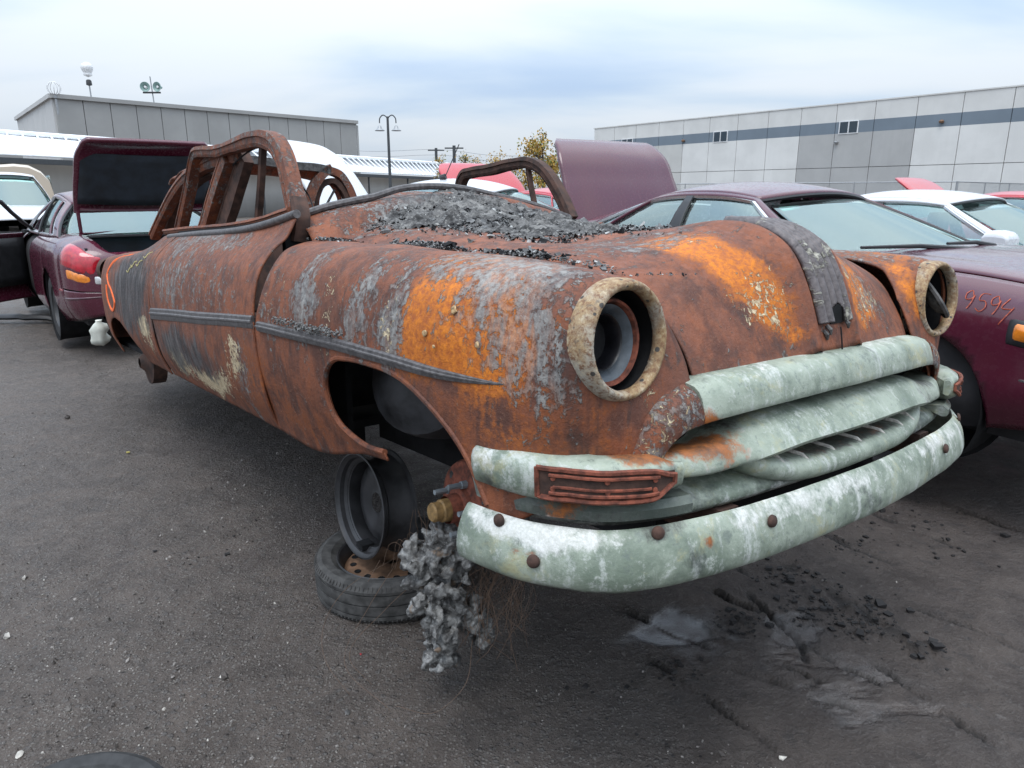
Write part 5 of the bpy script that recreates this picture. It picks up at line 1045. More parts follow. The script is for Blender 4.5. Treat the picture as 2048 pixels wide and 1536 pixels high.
    # wheels
    for k, (wx, s) in enumerate(((0, 1), (0, -1), (-2.78*length, 1), (-2.78*length, -1))):
        c = (wx, s*.80*width, .31)
        MB().lathe([(.34, -.30), (.35, -.05), (.36, .0)], (wx, s*.92*width, .33), (0, s, 0), 30).build('wheel_well', M['soot'], t)
        MB().disc((wx, s*.60*width, .33), (0, s, 0), .36, 30).build('wheel_well', M['soot'], t)
        if wheels[k]:
            ty = MB().lathe([(.20, -.10), (.27, -.112), (.305, -.10), (.312, -.07), (.306, -.03), (.313, -.025), (.313, .025), (.306, .03), (.312, .07), (.305, .10), (.27, .112), (.20, .10)], c, (0, s, 0), 44).build('tyre', M['rubber'], t, sharp=30)
            MB().lathe([(.205, .10), (.20, .085), (.17, .05), (.10, .07), (.04, .075), (.0003, .07)], c, (0, s, 0), 40).build('rim', hubm or M['hub'], ty, sharp=30)
        else:
            MB().lathe([(.14, -.02), (.14, .0), (.07, .01), (.06, .05), (.0003, .05)], (wx, s*.70*width, .31), (0, s, 0), 28).build('brake_disc', M['dark_rust'], t, sharp=30)
            st = MB(); st.tube([(wx - .02, s*.62*width, .35), (wx - .05, s*.56*width, .85)], .05, 10); st.build('suspension_strut', M['soot'], t)
            MB().box((wx + .25, s*.70*width, .50), (.02, .28, .35), Euler((0, .2, 0)).to_matrix()).build('splash_guard', M['plastic'], t)
    t['frame'] = 1; del t['frame']
    return dict(root=t, G=G0, us=us, vs=vs, A=A, u=u, side_pt=side_pt, hood=hd, boot=bl, WS=WS, RW=RW, L=length)
def lamp(car_, xr, vr, mat, name, side, off=.008, n=14):
    """a lamp lens that follows the body surface over x range xr and height parameter range vr"""
    A, u = car_['A'], car_['u']; v = np.array([0, .11, .37, .60, .72, .82, 1.2, 1.66])
    g = []
    for x in np.linspace(xr[0], xr[1], n):
        p = cr_eval(A, u, np.array([-x]))[0]; g.append(cr_eval(p, v, np.linspace(vr[0], vr[1], n)))
    g = np.array(g); du = np.gradient(g, axis=0); dv = np.gradient(g, axis=1); nn = np.cross(du, dv); nn /= np.linalg.norm(nn, axis=-1)[..., None] + 1e-9
    if nn[n//2, n//2, 1] < 0: nn = -nn
    m = np.sin(np.linspace(0, math.pi, n)); e = off*(.3 + .7*np.sqrt(np.outer(m, m)))[..., None]
    return MB().grid(g + nn*e).build(name, mat, car_['root'], sharp=180, solid=.01, off=0, mirror=side < 0)
def wiper(car_, y0, y1):
    WS = car_['WS']; b = WS[np.argmin(abs(WS[:, 0, 1] - y0)), 0] + np.array([.04, 0, .03]); e = WS[np.argmin(abs(WS[:, 0, 1] - y1)), 1] + np.array([.02, 0, .03])
    MB().tube([b, (b + e)/2 + np.array([.02, 0, .015]), e], [.016, .012, .008], 6).build('wiper', M['plastic'], car_['root'])
# maroon sedan right of the burnt car (nose to the right, front wheel gone, boot open)
yr = math.radians(-57); fw = np.array([math.cos(yr), math.sin(yr)]); lf = np.array([-fw[1], fw[0]]); orr = np.array([2.051, 3.112]) - .30*fw + .92*lf
rc = sedan('maroon_sedan', 'dark maroon sedan with orange number on its fender and raised boot lid', 'car', orr, yr, M['maroon'], (1, 0, 1, 1), boot=math.radians(70), z=.21, roofh=1.325, cowl=-.40, roof=(-1.22, -2.30))
root = rc['root']
lamp(rc, (.72, .425), (.49, .57), M['amber_lamp'], 'side_marker', -1, .030); lamp(rc, (.74, .405), (.465, .59), M['plastic'], 'marker_bezel', -1, .020)
lamp(rc, (1.01, .86), (.42, .66), M['clear_lamp'], 'headlight', -1, .012); lamp(rc, (1.01, .86), (.42, .66), M['clear_lamp'], 'headlight', 1, .012)
lamp(rc, (.96, .45), (.285, .305), M['trim_chrome'], 'rub_strip', -1, .012); lamp(rc, (-.45, -1.64), (.30, .345), M['maroon'], 'rub_strip', -1, .016)
wiper(rc, .55, -.05); wiper(rc, .0, -.62)
GB = rc['G'].reshape(-1, 3)*np.array([1, -1, 1])
def rc_surf(x, z):
    V = GB[(GB[:, 1] < -.6)]; d = (V[:, 0] - x)**2 + (V[:, 2] - z)**2; k = np.argpartition(d, 6)[:6]; w = 1/(d[k] + 1e-5); return float((V[k, 1]*w).sum()/w.sum())
M['faint_orange'] = simple('faint_orange_marker', (.45, .085, .035), .6, 0, .1)
DIG = {'9': [(.8, .75), (.5, 1), (.15, .8), (.3, .5), (.75, .62), (.85, .8), (.75, .3), (.55, 0)], '5': [(.95, 1), (.3, .95), (.25, .6), (.7, .62), (.9, .3), (.5, 0), (.1, .12)], '4': [(.45, 1), (.1, .45), (.95, .5)]}
for k, (ch, x0) in enumerate((('9', .205), ('5', .260), ('9', .312), ('4', .362))):
    P = [(x0 + .048*a, .795 + .075*b - .12*(x0 + .05*a - .28)) for a, b in DIG[ch]]; spray(root, 'number_mark', P, .0020, M['faint_orange'], rc_surf, .020)
    if ch == '4': spray(root, 'number_mark', [(x0 + .050, .825), (x0 + .010, .75)], .0020, M['faint_orange'], rc_surf, .020)
# white sedan beyond it
o2 = orr + lf*2.62 - fw*.24
wc = sedan('white_sedan', 'white sedan with wing mirror parked behind the maroon sedan on the right', 'car', o2, math.radians(-54), M['white'], z=.08, roofh=1.41)
mp = MB(); L = []
for k, (dx, s) in enumerate(((0, .5), (.03, .95), (.09, 1.), (.15, .85), (.18, .4))): L.append([(-.66 + dx, -1.02 + a*.11, 1.09 + b*.075*s) for a, b in ((-1, -1), (1, -1), (1, .6), (.7, 1), (-.7, 1), (-1, .6))])
mp.loft(L); mp.build('wing_mirror', M['white'], wc['root'], bevel=.015); MB().box((-.58, -.92, 1.03), (.10, .18, .035)).build('mirror_arm', M['plastic'], wc['root'])
lamp(wc, (1.01, .80), (.44, .68), M['clear_lamp'], 'headlight', -1, .012)
# maroon sedan at the left, tail to us, boot open
LY = math.radians(128.6); lfw = np.array([math.cos(LY), math.sin(LY)]); ol = np.array([-3.19, 6.88]) + lfw*3.86
lc = sedan('maroon_sedan', 'maroon sedan seen from behind with boot open and red and amber tail lamp', 'car', ol, LY, M['maroon'], (0, 1, 1, 1), boot=math.radians(68), z=.10, roofh=1.42, open_front_left=True, bootlift=.17, hubm=M['black_steel'])
for s in (1, -1):
    lamp(lc, (-3.52, -3.83), (.50, .80), M['red_lamp'], 'tail_lamp', s, .015); lamp(lc, (-3.62, -3.81), (.42, .495), M['amber_lamp'], 'indicator_lamp', s, .013); lamp(lc, (-3.815, -3.845), (.42, .495), M['clear_lamp'], 'reversing_lamp', s, .013)
    lamp(lc, (-3.35, -3.50), (.285, .31), M['red_lamp'], 'side_reflector', s, .01)
lamp(lc, (-3.45, -3.855), (.215, .235), M['maroon_dull'], 'bumper_strip', 1, .014); lamp(lc, (-3.45, -3.855), (.215, .235), M['maroon_dull'], 'bumper_strip', -1, .014)
# lining of the open lid and boot
V = np.empty(len(lc['boot'].data.vertices)*3); lc['boot'].data.vertices.foreach_get('co', V); V = V.reshape(-1, 3)
BX, BZ = -3.03 + .02, 1.03; a = math.radians(68); ex = np.array([-math.cos(a), 0, math.sin(a)]); nn = np.array([-math.sin(a), 0, -math.cos(a)])
o = np.array([BX, 0, BZ + .17])
lg = np.array([[o + ex*(.13 + .50*q) + np.array([0, y*(.62 - .06*q), 0]) + nn*(.055 + .02*math.cos(y*1.5) - .035*y*y) for q in np.linspace(0, 1, 8)] for y in np.linspace(-1, 1, 16)])
MB().grid(lg).build('lid_lining', M['liner'], lc['boot'], sharp=60, solid=.02, off=0)
for s in (1, -1): MB().tube([o + np.array([-.05, s*.62, -.26]), o + np.array([-.06, s*.63, -.05]) + ex*.10], .018, 6).build('lid_hinge', M['maroon'], lc['root'])
MB().tube(np.array([o + ex*.075 + np.array([0, y*.6, 0]) + nn*(.07 - .03*y*y) for y in np.linspace(-1, 1, 14)]), .012, 6).build('lid_brace', M['maroon_dull'], lc['boot'])
bb = MB(); bb.box((-3.42, 0, .42), (.75, 1.35, .02)); bb.box((-3.04, 0, .70), (.02, 1.4, .58)); bb.build('boot_lining', M['liner'], lc['root'])
for s in (1, -1): MB().box((-3.4, s*.70, .68), (.7, .02, .5)).build('boot_lining', M['liner'], lc['root'])
MB().tube(curve([(-3.06, .66, 1.0), (-3.4, .71, .985), (-3.66, .68, .92), (-3.80, .52, .82), (-3.84, 0, .79), (-3.80, -.52, .82), (-3.66, -.68, .92), (-3.06, -.66, 1.0)], 60), .016, 6).build('boot_seal', M['plastic'], lc['root'])
# frame of the open front door
hx, a = -.62, math.radians(46)
def dr(p): 
    q = np.asarray(p) - np.array([hx, .92, 0]); return np.array([hx + q[0]*math.cos(a), .92 - q[0]*math.sin(a) + q[1]*math.cos(a), q[2]])
sp_ = lc['side_pt']; P = [dr(sp_(q, .04)) for q in (.12, .05)] + [dr(sp_(.05, h)) for h in (.3, .6, .9)] + [dr(sp_(q, .97)) for q in (.1, .2, .3, .4, .45)] + [dr(sp_(.46, h)) for h in (.8, .5, .2, .0)]
MB().tube(np.array(P), .024, 8).build('door_frame', M['plastic'], lc['root'])
MB().grid(np.array([[dr((-.66 - .98*i/8, .86, z_)) for z_ in np.linspace(.35, .9, 6)] for i in range(9)])).build('door_trim', M['plastic'], lc['root'], solid=.03)
# white car with its bonnet up, behind the burnt roof
wh = sedan('white_sedan', 'white sedan with its bonnet raised behind the burnt door frame', 'car', (-2.3, 9.9), math.radians(165), M['white'], z=.22, hood=math.radians(62), roofh=1.42)
eb = MB(); 
for k in range(40): eb.box((rng.uniform(-.1, .8), rng.uniform(-.6, .6), rng.uniform(.62, .85)), rng.uniform(.06, .3, 3), Euler(rng.uniform(-.3, .3, 3)).to_matrix(), k % 3)
o = eb.build('engine', [M['plastic'], M['steel'], simple('cream_engine_part', (.42, .37, .24), .6)], wh['root'], bevel=.01); o['kind'] = 'stuff'
MB().tube([(-1.55, .3, 1.47), (-1.62, .3, 1.49)], .035, 8).build('antenna_base', M['plastic'], wh['root']); MB().tube([(-1.62, .3, 1.50), (-1.80, .3, 1.86)], .006, 5).build('antenna', M['plastic'], wh['root'])
# red car with bonnet up further right
rd = sedan('red_sedan', 'red sedan with its bonnet raised behind the far door frame', 'car', (-.3, 12.2), math.radians(128.6), M['red'], z=.15, hood=math.radians(55), roofh=1.40)
rd2 = sedan('red_sedan', 'red sedan with bonnet up far behind the white sedan near the fence', 'car', (8.5, 14.6), math.radians(128), M['red'], z=.05, hood=math.radians(50))
rd3 = sedan('red_sedan', 'red sedan with black roof bar at the right edge behind the white sedan', 'car', (9.6, 11.3), math.radians(-52), M['red'], z=.05, roofh=1.45)
sv = sedan('white_car', 'tall white car at the far left beyond the open maroon door', 'car', (-11.4, 17.0), math.radians(-52), M['white'], z=.25, roofh=1.72)
mr3 = sedan('maroon_sedan', 'dull maroon sedan roof between the white car and the red bonnet', 'car', (-1.9, 15.6), math.radians(128.6), M['maroon_dull'], z=.12)
def van(loc, yaw):
    t = thing('cream_van', 'cream high-roofed van behind the maroon sedan at the left', 'van', (loc[0], loc[1], .05), (0, 0, yaw)); t.scale = (1.25, 1.25, 1.25); rings = []
    for x, w, z0, z1 in ((2.2, .75, .5, .9), (2.0, .92, .35, 1.15), (1.4, .97, .3, 1.35), (.9, .98, .3, 1.85), (.4, .98, .3, 2.05), (-2.4, .98, .3, 2.08), (-2.6, .95, .35, 2.0)):
        h = z1 - z0; rings.append([(x, a*w, z0 + b*h) for a, b in ((-.9, 0), (-1, .12), (-1, .5), (-.93, .72), (-.72, .88), (-.4, .98), (0, 1), (.4, .98), (.72, .88), (.93, .72), (1, .5), (1, .12), (.9, 0))])
    R = np.array(rings); MB().loft(R).build('van_body', M['cream'], t, sharp=40)
    MB().grid(np.array([[(1.42 - .5*h + .03, y*.78, 1.37 + .42*h) for h in (0, .5, 1)] for y in (-1, -.5, 0, .5, 1)])).build('windscreen', M['glass_dark'], t, solid=.01)
    for s in (-1, 1):
        MB().grid(np.array([[(x, s*(.985 - .05*h), 1.25 + .5*h) for h in (0, .5, 1)] for x in (.9, .4, -.3, -1.2, -2.2)])).build('side_window', M['glass_dark'], t, solid=.01)
        for x in (1.3, -1.6): MB().lathe([(.2, -.1), (.32, -.1), (.34, 0), (.32, .1), (.2, .1), (.0003, .08)], (x, s*.86, .32), (0, s, 0), 30).build('wheel', M['rubber'], t, sharp=30)
van((-21.5, 32), math.radians(128))
t = tag(MB().lathe([(.0003, 0), (.03, .005), (.055, .03), (.058, .06), (.05, .09), (.056, .13), (.045, .17), (.022, .19), (.02, .205), (.0003, .21)], (-3.2, 5.5, .36), (.1, -.1, 1), 20).build('white_bundle', simple('white_plastic_bundle', (.55, .56, .5), .5, 0, .15), sharp=60), 'white plastic bundle hanging behind the rear corner of the burnt car', 'bundle')
V = np.empty(len(t.data.vertices)*3); t.data.vertices.foreach_get('co', V); V = V.reshape(-1, 3); V += fbm(V*22, 3)[:, None]*np.array([.03, .03, .015]); t.data.vertices.foreach_set('co', V.ravel())
# long dark debris at the left
db = tag(MB().tube(curve([(-6.9, 8.6, .06), (-6.0, 8.5, .08), (-5.1, 8.5, .05), (-4.9, 8.45, .05)], 30) + np.c_[np.zeros(30), np.zeros(30), .03*fbm(np.c_[np.arange(30)*.7, np.zeros(30), np.zeros(30)], 2)], .06, 7, flat=.6).build('bumper_scrap', M['plastic'], sharp=60), 'black bumper cover lying on the ground by the left maroon sedan', 'scrap')
# ------------------------------------------------------------------ buildings and the yard's edge
def wall_pt(px, py, z): return gp(px, py, z) if False else gp(px, py, z)
def concrete(name, col):
    n = NT(name); a = n.noise(.35, 6, .6); f = n.noise(6, 6, .65); st = n.noise(1, 5, .6, 0, n.vec((1.5, 1.5, .1)))
    c = n.mix(n.ramp(a, .35, .65), tuple(x*.94 for x in col), tuple(x*1.04 for x in col)); c = n.mix(n.ramp(st, .5, .75, 0, .22), c, tuple(x*.8 for x in col)); c = n.mix(n.ramp(f, .55, .8, 0, .12), c, tuple(x*.8 for x in col)); return n.P(color=c, rough=.85, spec=.25)
M['con_light'] = concrete('light_concrete', (.64, .63, .605)); M['con_mid'] = concrete('upper_concrete', (.60, .59, .565)); M['con_dark'] = concrete('grey_concrete', (.39, .385, .375)); M['con_beige'] = concrete('beige_concrete', (.50, .49, .465)); M['stripe'] = concrete('slate_stripe', (.17, .205, .24))
M['joint'] = simple('dark_joint', (.26, .26, .255), .9); M['winglass'] = simple('dark_window_glass', (.03, .045, .06), .1, 0, .1); M['white_frame'] = simple('white_frame', (.7, .7, .7), .5)
M['panel'] = concrete('grey_metal_panel', (.33, .325, .315)); M['panel_side'] = concrete('light_metal_panel', (.50, .495, .485)); M['white_roof'] = simple('white_metal_roof', (.80, .82, .84), .45, 0, .05, 1.5); M['galv'] = simple('galvanised', (.30, .31, .32), .5, .4, .15); M['dark_pole'] = simple('dark_pole', (.05, .055, .06), .6)
def warehouse():
    A = np.array([9.97, 91.5]); B = np.array([37.0, 56.0]); d = (B - A)/np.linalg.norm(B - A); nrm = np.array([d[1], -d[0]]); nrm = nrm if nrm @ (-A) > 0 else -nrm
    H_ = 9.05
    t = thing('warehouse', 'long concrete panel warehouse with slate stripe and small square windows', 'building', (A[0], A[1], 0), (0, 0, math.atan2(d[1], d[0])))
    ln = np.array([nrm @ d*0, 1.]); sgn = 1 if (np.array([-d[1], d[0]]) @ nrm) > 0 else -1
    # local x along the wall, local y*sgn towards the yard
    def hit(px):   # wall distance s under pixel column px at the horizon
        r = gp(px, 500, 0)[:2]; r = r/np.linalg.norm(r); q = np.linalg.solve(np.array([r, -d]).T, A); return q[1]
    top = [(1190.7, 259), (1232.6, 255), (1274.5, 251), (1320.7, 246), (1369, 241), (1420.6, 236), (1476.5, 231), (1537, 224), (1602.8, 217), (1674.6, 210), (1752, 203), (1838, 195), (1930, 187), (2033.8, 177)]
    xs = []
    for px, py in top:
        u = (px - 1024)/FPX; v = (py - 768)/FPX; c, s = math.cos(PITCH), math.sin(PITCH); r = np.array([u, c - s*v]); q = np.linalg.solve(np.array([r, -d]).T, A); xs.append(q[1])
    xs = list(xs); w = np.mean(np.diff(xs)); xs = [xs[0] + w*i for i in range(len(xs))] ; 
    while xs[-1] < xs[13] + 7*w: xs.append(xs[-1] + w)
    kinds = ['con_beige']*4 + ['con_light']*4 + ['con_dark']*3 + ['con_light']*20
    Z0, Z1, Z2, Z3 = 3.75, 6.62, 7.58, H_
    for i in range(len(xs) - 1):
        a, b = xs[i] + .025, xs[i+1] - .025; k = kinds[i]; cx = (a + b)/2
        MB().box((cx, 0, Z0/2 - .01), (b - a, .3, Z0 - .03)).build('wall_panel', M[k], t)
        MB().box((cx, 0, (Z0 + Z1)/2 + .01), (b - a, .3, Z1 - Z0 - .02)).build('wall_panel', M[k], t)
        MB().box((cx, 0, (Z1 + Z2)/2), (b - a, .304, Z2 - Z1)).build('stripe_panel', M['stripe'], t)
        MB().box((cx, 0, (Z2 + Z3)/2), (b - a, .3, Z3 - Z2)).build('wall_panel', M['con_mid'], t)
    L_ = xs[-1] - xs[0]
    MB().box((xs[0] + L_/2, -.25*sgn, H_/2 - .1), (L_ + .0, .25, H_ - .2)).build('joint_backing', M['joint'], t)
    MB().box((xs[0] + L_/2, 0, H_ + .05), (L_ + .2, .42, .10)).build('parapet_cap', M['con_mid'], t)
    MB().box((xs[0] + L_/2, -16*sgn, H_ - .5), (L_, 31, .2)).build('flat_roof', M['con_dark'], t); MB().box((xs[0] - .0, -16*sgn, H_/2), (.3, 31, H_)).build('end_wall', M['con_mid'], t)
    for i, off in ((1, .62), (5, .42), (9, .36)):
        cx = xs[i] + w*off; y = .17*sgn
        f = MB(); f.box((cx, y, 7.1), (1.75, .06, 1.08)); fo = f.build('window_frame', M['white_frame'], t)
        for s in (-1, 1): MB().box((cx + s*.42, y + .035*sgn, 7.1), (.72, .03, .92)).build('window_pane', M['winglass'], fo)
    for i, off, z_ in ((4, .05, 6.95), (9, .08, 5.9), (11, .6, 7.0)):
        MB().lathe([(.0003, -.1), (.16, -.1), (.2, .02), (.1, .12), (.0003, .14)], (xs[i] + w*off, .30*sgn, z_), (0, 0, 1), 14).build('wall_lamp', M['galv'] if z_ < 6 else M['rust_wheel'], t)
warehouse()
def box_building():
    A = np.array([-14.85, 72.2]); B = np.array([-31.8, 53.3]); Cc = np.array([-44.6, 69.0]); Hh = 8.0
    t = thing('metal_building', 'dark grey ribbed metal building at the left with a low parapet', 'building', (B[0], B[1], 0))
    def face(P, Q, n, mat, nm):
        d = (Q - P); L = np.linalg.norm(d); d /= L; nn = np.array([d[1], -d[0]]); nn = nn if nn @ (-P) > 0 else -nn; ang = math.atan2(d[1], d[0]); R = Matrix.Rotation(ang, 3, 'Z')
        for i in range(n):
            c = P + d*L*(i + .5)/n - B
            MB().box((c[0], c[1], Hh/2), (L/n - .05, .25, Hh), R).build('wall_panel', mat, t)
        c = P + d*L/2 - B - nn*.2; MB().box((c[0], c[1], Hh/2 - .1), (L, .2, Hh - .2), R).build('joint_backing', M['con_dark'], t)
        c = P + d*L/2 - B + nn*.05; MB().box((c[0], c[1], Hh + .06), (L + .3, .5, .28), R).build('parapet_cap', M['panel_side'] if mat is M['panel_side'] else M['panel'], t)
    face(B, A, 14, M['panel'], 'front'); face(B, Cc, 6, M['panel_side'], 'side')
    D = A + (Cc - B); face(A, D, 6, M['panel_side'], 'end')
    q = np.array([B - B, A - B, D - B, Cc - B]); MB().add(np.c_[q, np.full(4, Hh - .3)], [(0, 1, 2, 3)]).build('flat_roof', M['con_dark'], t)
box_building()
P = np.array([-44.6, 69.0]); t = tag(MB().box((-58, 80, 3.6), (34, 14, 7.2), Matrix.Rotation(math.radians(48), 3, 'Z')).build('grey_annex', M['panel'], bevel=.05), 'low grey annex wall at the far left beside the metal building', 'building')
def shed_roof():
    t = thing('canopy_roof', 'long low white metal canopy roof running across the yard', 'canopy', (0, 0, 0))
    R0, R1 = gp(-120, 259, 4.5), gp(1060, 341, 4.5); E0, E1 = gp(-120, 304, 3.2), gp(1060, 361.5, 3.2)
    R0, R1, E0, E1 = [np.array(q) for q in (R0, R1, E0, E1)]
    n = 90
    sh = MB(); sh.add([R0, R1, E1, E0], [(0, 1, 2, 3)]); sh.build('roof_sheet', M['white_roof'], t, solid=.05)
    for i in range(n + 1):
        f = i/n; a = R0 + (R1 - R0)*f; b = E0 + (E1 - E0)*f; up = np.array([0, 0, .05]); MB().tube([a + up, b + up], .045, 4).build('roof_seam', M['white_roof'], t)
    MB().tube([R0 + np.array([0, 0, .08]), R1 + np.array([0, 0, .08])], .14, 6).build('ridge_cap', M['white_roof'], t)
    MB().tube([E0 - np.array([0, 0, .22]), E1 - np.array([0, 0, .22])], .17, 4).build('eave_beam', M['dark_pole'], t)
    back = np.array([0, 2.2, 0]); w = MB(); 
    w.add([E0*np.array([1, 1, 0]) + back, E1*np.array([1, 1, 0]) + back, E1*np.array([1, 1, .97]) + back, E0*np.array([1, 1, .97]) + back], [(0, 1, 2, 3)]); w.build('back_wall', M['panel'], t, solid=.1)
    for i in range(12):
        f = i/11; b = E0 + (E1 - E0)*f; MB().tube([(b[0], b[1] + .2, 0), (b[0], b[1] + .2, b[2] - .2)], .08, 8).build('post', M['dark_pole'], t)
shed_roof()
def pole_thing(name, label, cat, base, top): 
    return thing(name, label, cat, base)
def at(px, py, Y):
    u = (px - 1024)/FPX; v = (py - 768)/FPX; c, s = math.cos(PITCH), math.sin(PITCH); d = np.array([u, c - s*v, -s - c*v]); return np.array([0, 0, CAM_H]) + d*(Y/d[1])
b = at(779, 330, 46); tp = at(777, 233, 46); t = thing('street_lamp', 'dark street lamp with two curved arms and bell shades', 'street lamp', (b[0], b[1], 0))
h = tp[2]; MB().tube([(0, 0, 0), (0, 0, h)], [.11, .07], 10).build('pole', M['dark_pole'], t)
for s in (-1, 1):
    pp = [(0, 0, h - .35), (s*.08, 0, h - .02), (s*.28, 0, h + .08), (s*.46, 0, h - .08), (s*.50, 0, h - .38)]; ar = MB().tube(curve(pp, 20), .035, 7).build('arm', M['dark_pole'], t)
    MB().lathe([(.05, .30), (.10, .25), (.14, .12), (.30, .0), (.29, -.02), (.0003, .06)], (s*.50, 0, h - .80), (0, 0, 1), 18).build('lamp_shade', M['galv'], ar)
def globe_lamp():
    b = at(183, 196, 57); tp = at(178, 140, 57); t = thing('globe_lamp', 'white globe on a short pole above the grey building', 'globe lamp', (b[0], b[1], 7.9)); h = tp[2] - 7.9
    MB().tube([(0, 0, 0), (-.03, 0, h*.6)], .05, 7).build('pole', M['galv'], t); MB().lathe([(.06, 0), (.2, .05), (.18, .35), (.12, .42)], (-.03, 0, h*.55), (0, 0, 1), 12).build('neck', M['plastic'], t)
    MB().lathe([(.0003, -.5), (.28, -.38), (.30, -.28), (.25, -.22), (.38, .0), (.42, .18), (.35, .38), (.18, .5), (.0003, .53)], (-.03, 0, h), (0, 0, 1), 20).build('globe', M['white_frame'], t)
globe_lamp()
b = at(110, 192, 53.2); t = thing('roof_ornament', 'pale wire globe on the corner of the grey building', 'ornament', (b[0], b[1], 8.0))
for k in range(6):
    th = k*math.pi/6; MB().tube([(.42*math.cos(a)*math.cos(th), .42*math.cos(a)*math.sin(th), .55 + .42*math.sin(a)) for a in np.linspace(0, 2*math.pi, 24)], .022, 5).build('hoop', M['white_frame'], t)
MB().tube([(0, 0, -.1), (0, 0, .2)], .12, 8).build('stem', M['galv'], t); MB().tube([(.2, -.3, -.2), (.22, -.3, -1.2)], .08, 6).build('conduit', M['galv'], t)
b = at(308, 211, 60); t = thing('loudspeaker_mast', 'thin roof mast carrying two round green horn loudspeakers', 'loudspeakers', (b[0], b[1], 7.9)); tp = at(304, 153, 60)[2] - 7.9; hz_ = at(304, 174, 60)[2] - 7.9
MB().tube([(.05, 0, 0), (-.05, 0, tp)], .045, 7).build('mast', M['galv'], t); MB().box((0, -.1, hz_ - .42), (1.35, .12, .12)).build('cross_bar', M['plastic'], t)
for s in (-1, 1):
    hn = MB().lathe([(.10, .5), (.12, .3), (.26, .08), (.37, .0), (.36, -.02), (.24, .06), (.12, .2)], (s*.46, -.15, hz_), (s*.25, 1, .0), 20).build('horn', simple('green_horn', (.20, .30, .28), .5), t, sharp=50)
    MB().lathe([(.0003, .03), (.09, .05), (.1, .2), (.0003, .2)], (s*.46, -.15, hz_), (s*.25, 1, 0), 14).build('horn_driver', M['white_frame'], hn)
for k, (px, top, y, lab) in enumerate(((872, 296, 120, 'left and shorter of the two distant utility poles beyond the canopy'), (908, 291, 105, 'right and taller of the two distant utility poles beyond the canopy'))):
    tp = at(px, top, y); t = thing('utility_pole', lab, 'utility pole', (tp[0], tp[1], 0), group='utility poles'); MB().tube([(0, 0, 0), (0, 0, tp[2])], .22, 8).build('pole', M['dark_pole'], t); MB().box((0, 0, tp[2] - .35), (2.6, .18, .18)).build('cross_arm', M['dark_pole'], t)
for k, (y0, y1) in enumerate(((297, 300), (308, 312))):
    a, b, c = at(640, y0, 140), at(872, y0 + 2, 120), at(1150, y1 + 10, 90); tag(MB().tube(curve([a, (a + b)/2 - np.array([0, 0, .4]), b, (b + c)/2 - np.array([0, 0, .5]), c], 60), .035, 4).build('power_line', M['galv']), ('upper' if k == 0 else 'lower') + ' thin power line strung between the distant utility poles', 'power line')
# trees beyond the canopy
M['bark'] = simple('bark', (.07, .055, .045), .9, 0, .4)
LEAF = [simple('yellow_leaf', (.40, .25, .04), .6, 0, .3), simple('green_leaf', (.13, .15, .035), .6, 0, .3), simple('ochre_leaf', (.30, .16, .035), .6, 0, .3)]
def tree(px, base, top, Y, spread, n, mixw, label, seed):
    r = np.random.default_rng(seed); tp = at(px, top, Y); h = tp[2]; t = thing('autumn_tree', label, 'tree', (tp[0], tp[1], 0), group='autumn trees beyond the yard')
    tr = MB(); tr.tube(curve([(0, 0, 0), (.1, 0, h*.4), (0, .1, h*.9)], 14), np.linspace(.16, .03, 14), 8); trunk = tr.build('trunk', M['bark'], t); cl = []
    for k in range(13):
        z = h*r.uniform(.35, .85); th = r.uniform(0, 6.3); L = spread*r.uniform(.5, 1)*(1.15 - .6*z/h); e = np.array([math.cos(th)*L, math.sin(th)*L, z + L*.6]); MB().tube(curve([(0, 0, z), e*np.array([.5, .5, 0]) + np.array([0, 0, z + L*.2]), e], 8), np.linspace(.05, .012, 8), 5).build('branch', M['bark'], trunk)
        for q in (.5, .75, 1.): cl.append(np.array([0, 0, z])*(1 - q) + e*q)
    cl.append(np.array([0, 0, h*.95])); mb = MB()
    for _ in range(n):
        c = cl[r.integers(len(cl))] + r.normal(size=3)*spread*.17; s = r.uniform(.07, .14); e = np.array(Euler(r.uniform(0, 6.3, 3)).to_matrix()); v = np.array([(-.5, -.3, 0), (.5, -.25, .1), (.6, .3, 0), (-.4, .35, .1)])*s @ e.T + c; mb.add(v, [(0, 1, 2, 3)], int(r.choice(3, p=mixw)))
    o = mb.build('crown', LEAF, t, smooth=False); o['kind'] = 'stuff'
tree(1085, 400, 274, 40, 1.55, 2600, (.62, .22, .16), 'tallest yellow-leaved tree between the far door frame and the maroon boot lid', 1)
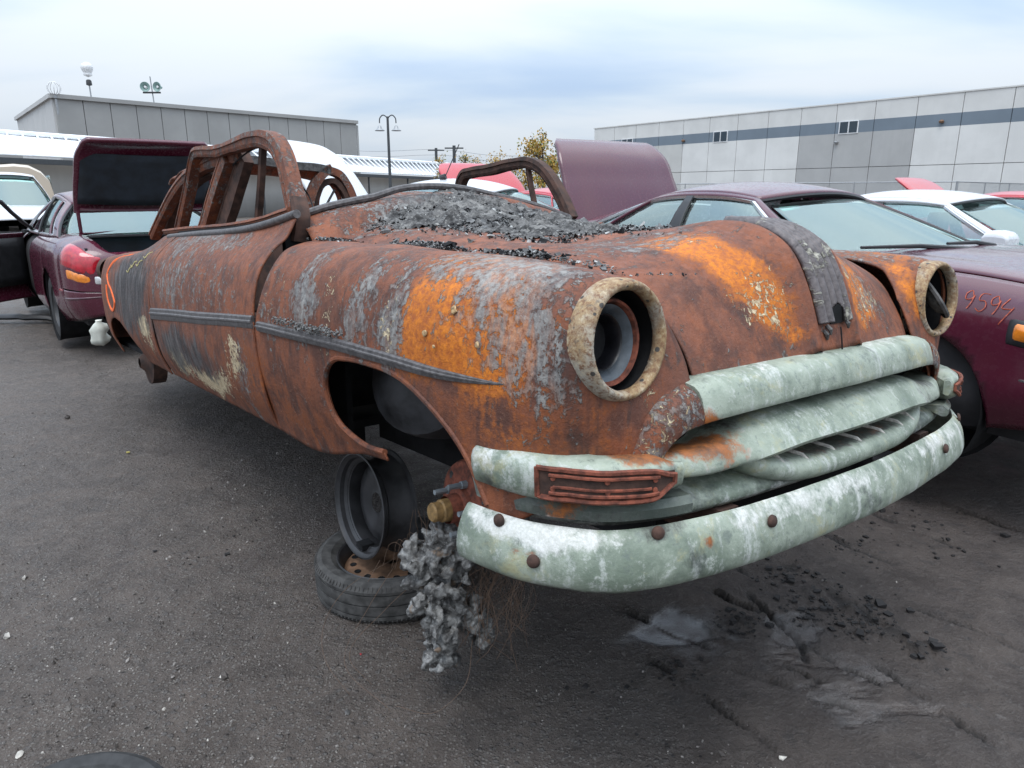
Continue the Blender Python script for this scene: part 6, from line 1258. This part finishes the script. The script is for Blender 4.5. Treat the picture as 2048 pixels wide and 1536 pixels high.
tree(1000, 340, 303, 60, 1.6, 1700, (.75, .1, .15), 'round golden tree above the red bonnet', 2)
tree(930, 335, 300, 62, 1.1, 500, (.35, .55, .1), 'thin greenish tree right of the utility poles', 3)
tree(885, 335, 307, 66, 1.0, 500, (.5, .4, .1), 'small sparse yellow-green tree at the base of the utility poles', 4)
tree(955, 340, 312, 70, 1.3, 500, (.5, .2, .3), 'low sparse tree left of the golden tree', 5)
# chain-link fence on the right
def fence():
    t = thing('chain_link_fence', 'galvanised chain-link fence in front of the warehouse', 'fence', (0, 0, 0)); zt = 2.1
    P0 = gp(1230, 369, zt); P1 = gp(1915, 363.5, zt); P2 = P1 + (gp(2048, 381, zt) - P1)*.35; P3 = P1 + np.array([16., 14., 0])
    # corner: second run leaves to the right, receding
    segs = [(P0, P1, 8), (P1, P3, 5)]
    wire = MB()
    for a, b, n in segs:
        MB().tube([a, b], .028, 8).build('top_rail', M['galv'], t)
        d = (b - a)/np.linalg.norm(b - a); L = np.linalg.norm(b - a)
        for i in range(n + 1):
            if i == 0 and a is P1: continue
            p = a + (b - a)*i/n; MB().tube([(p[0], p[1], 0), (p[0], p[1], zt + .03)], .06 if (i == n and b is P1) else .032, 8).build('post', M['galv'], t)
        st = .075
        for i in range(int(L/st)):
            s = i*st
            for sg in (1, -1):
                s1 = s + sg*(zt - .05); z0, z1 = .05, zt
                if s1 < 0: z1 = z0 + (zt - .05)*(s/(s - s1)); s1 = 0
                if s1 > L: z1 = z0 + (zt - .05)*((L - s)/(s1 - s)); s1 = L
                p, q = a + d*s, a + d*s1; p = np.array([p[0], p[1], z0]); q = np.array([q[0], q[1], z1]); n2 = np.array([-d[1], d[0], 0])*.0035; up = np.array([0, 0, .0035]); wire.add([p + n2, p - n2*.5 + up, p - n2*.5 - up, q + n2, q - n2*.5 + up, q - n2*.5 - up], [(0, 1, 4, 3), (1, 2, 5, 4), (2, 0, 3, 5)])
    o = wire.build('wire_mesh', M['galv'], t, smooth=False); o['kind'] = 'stuff'
fence()
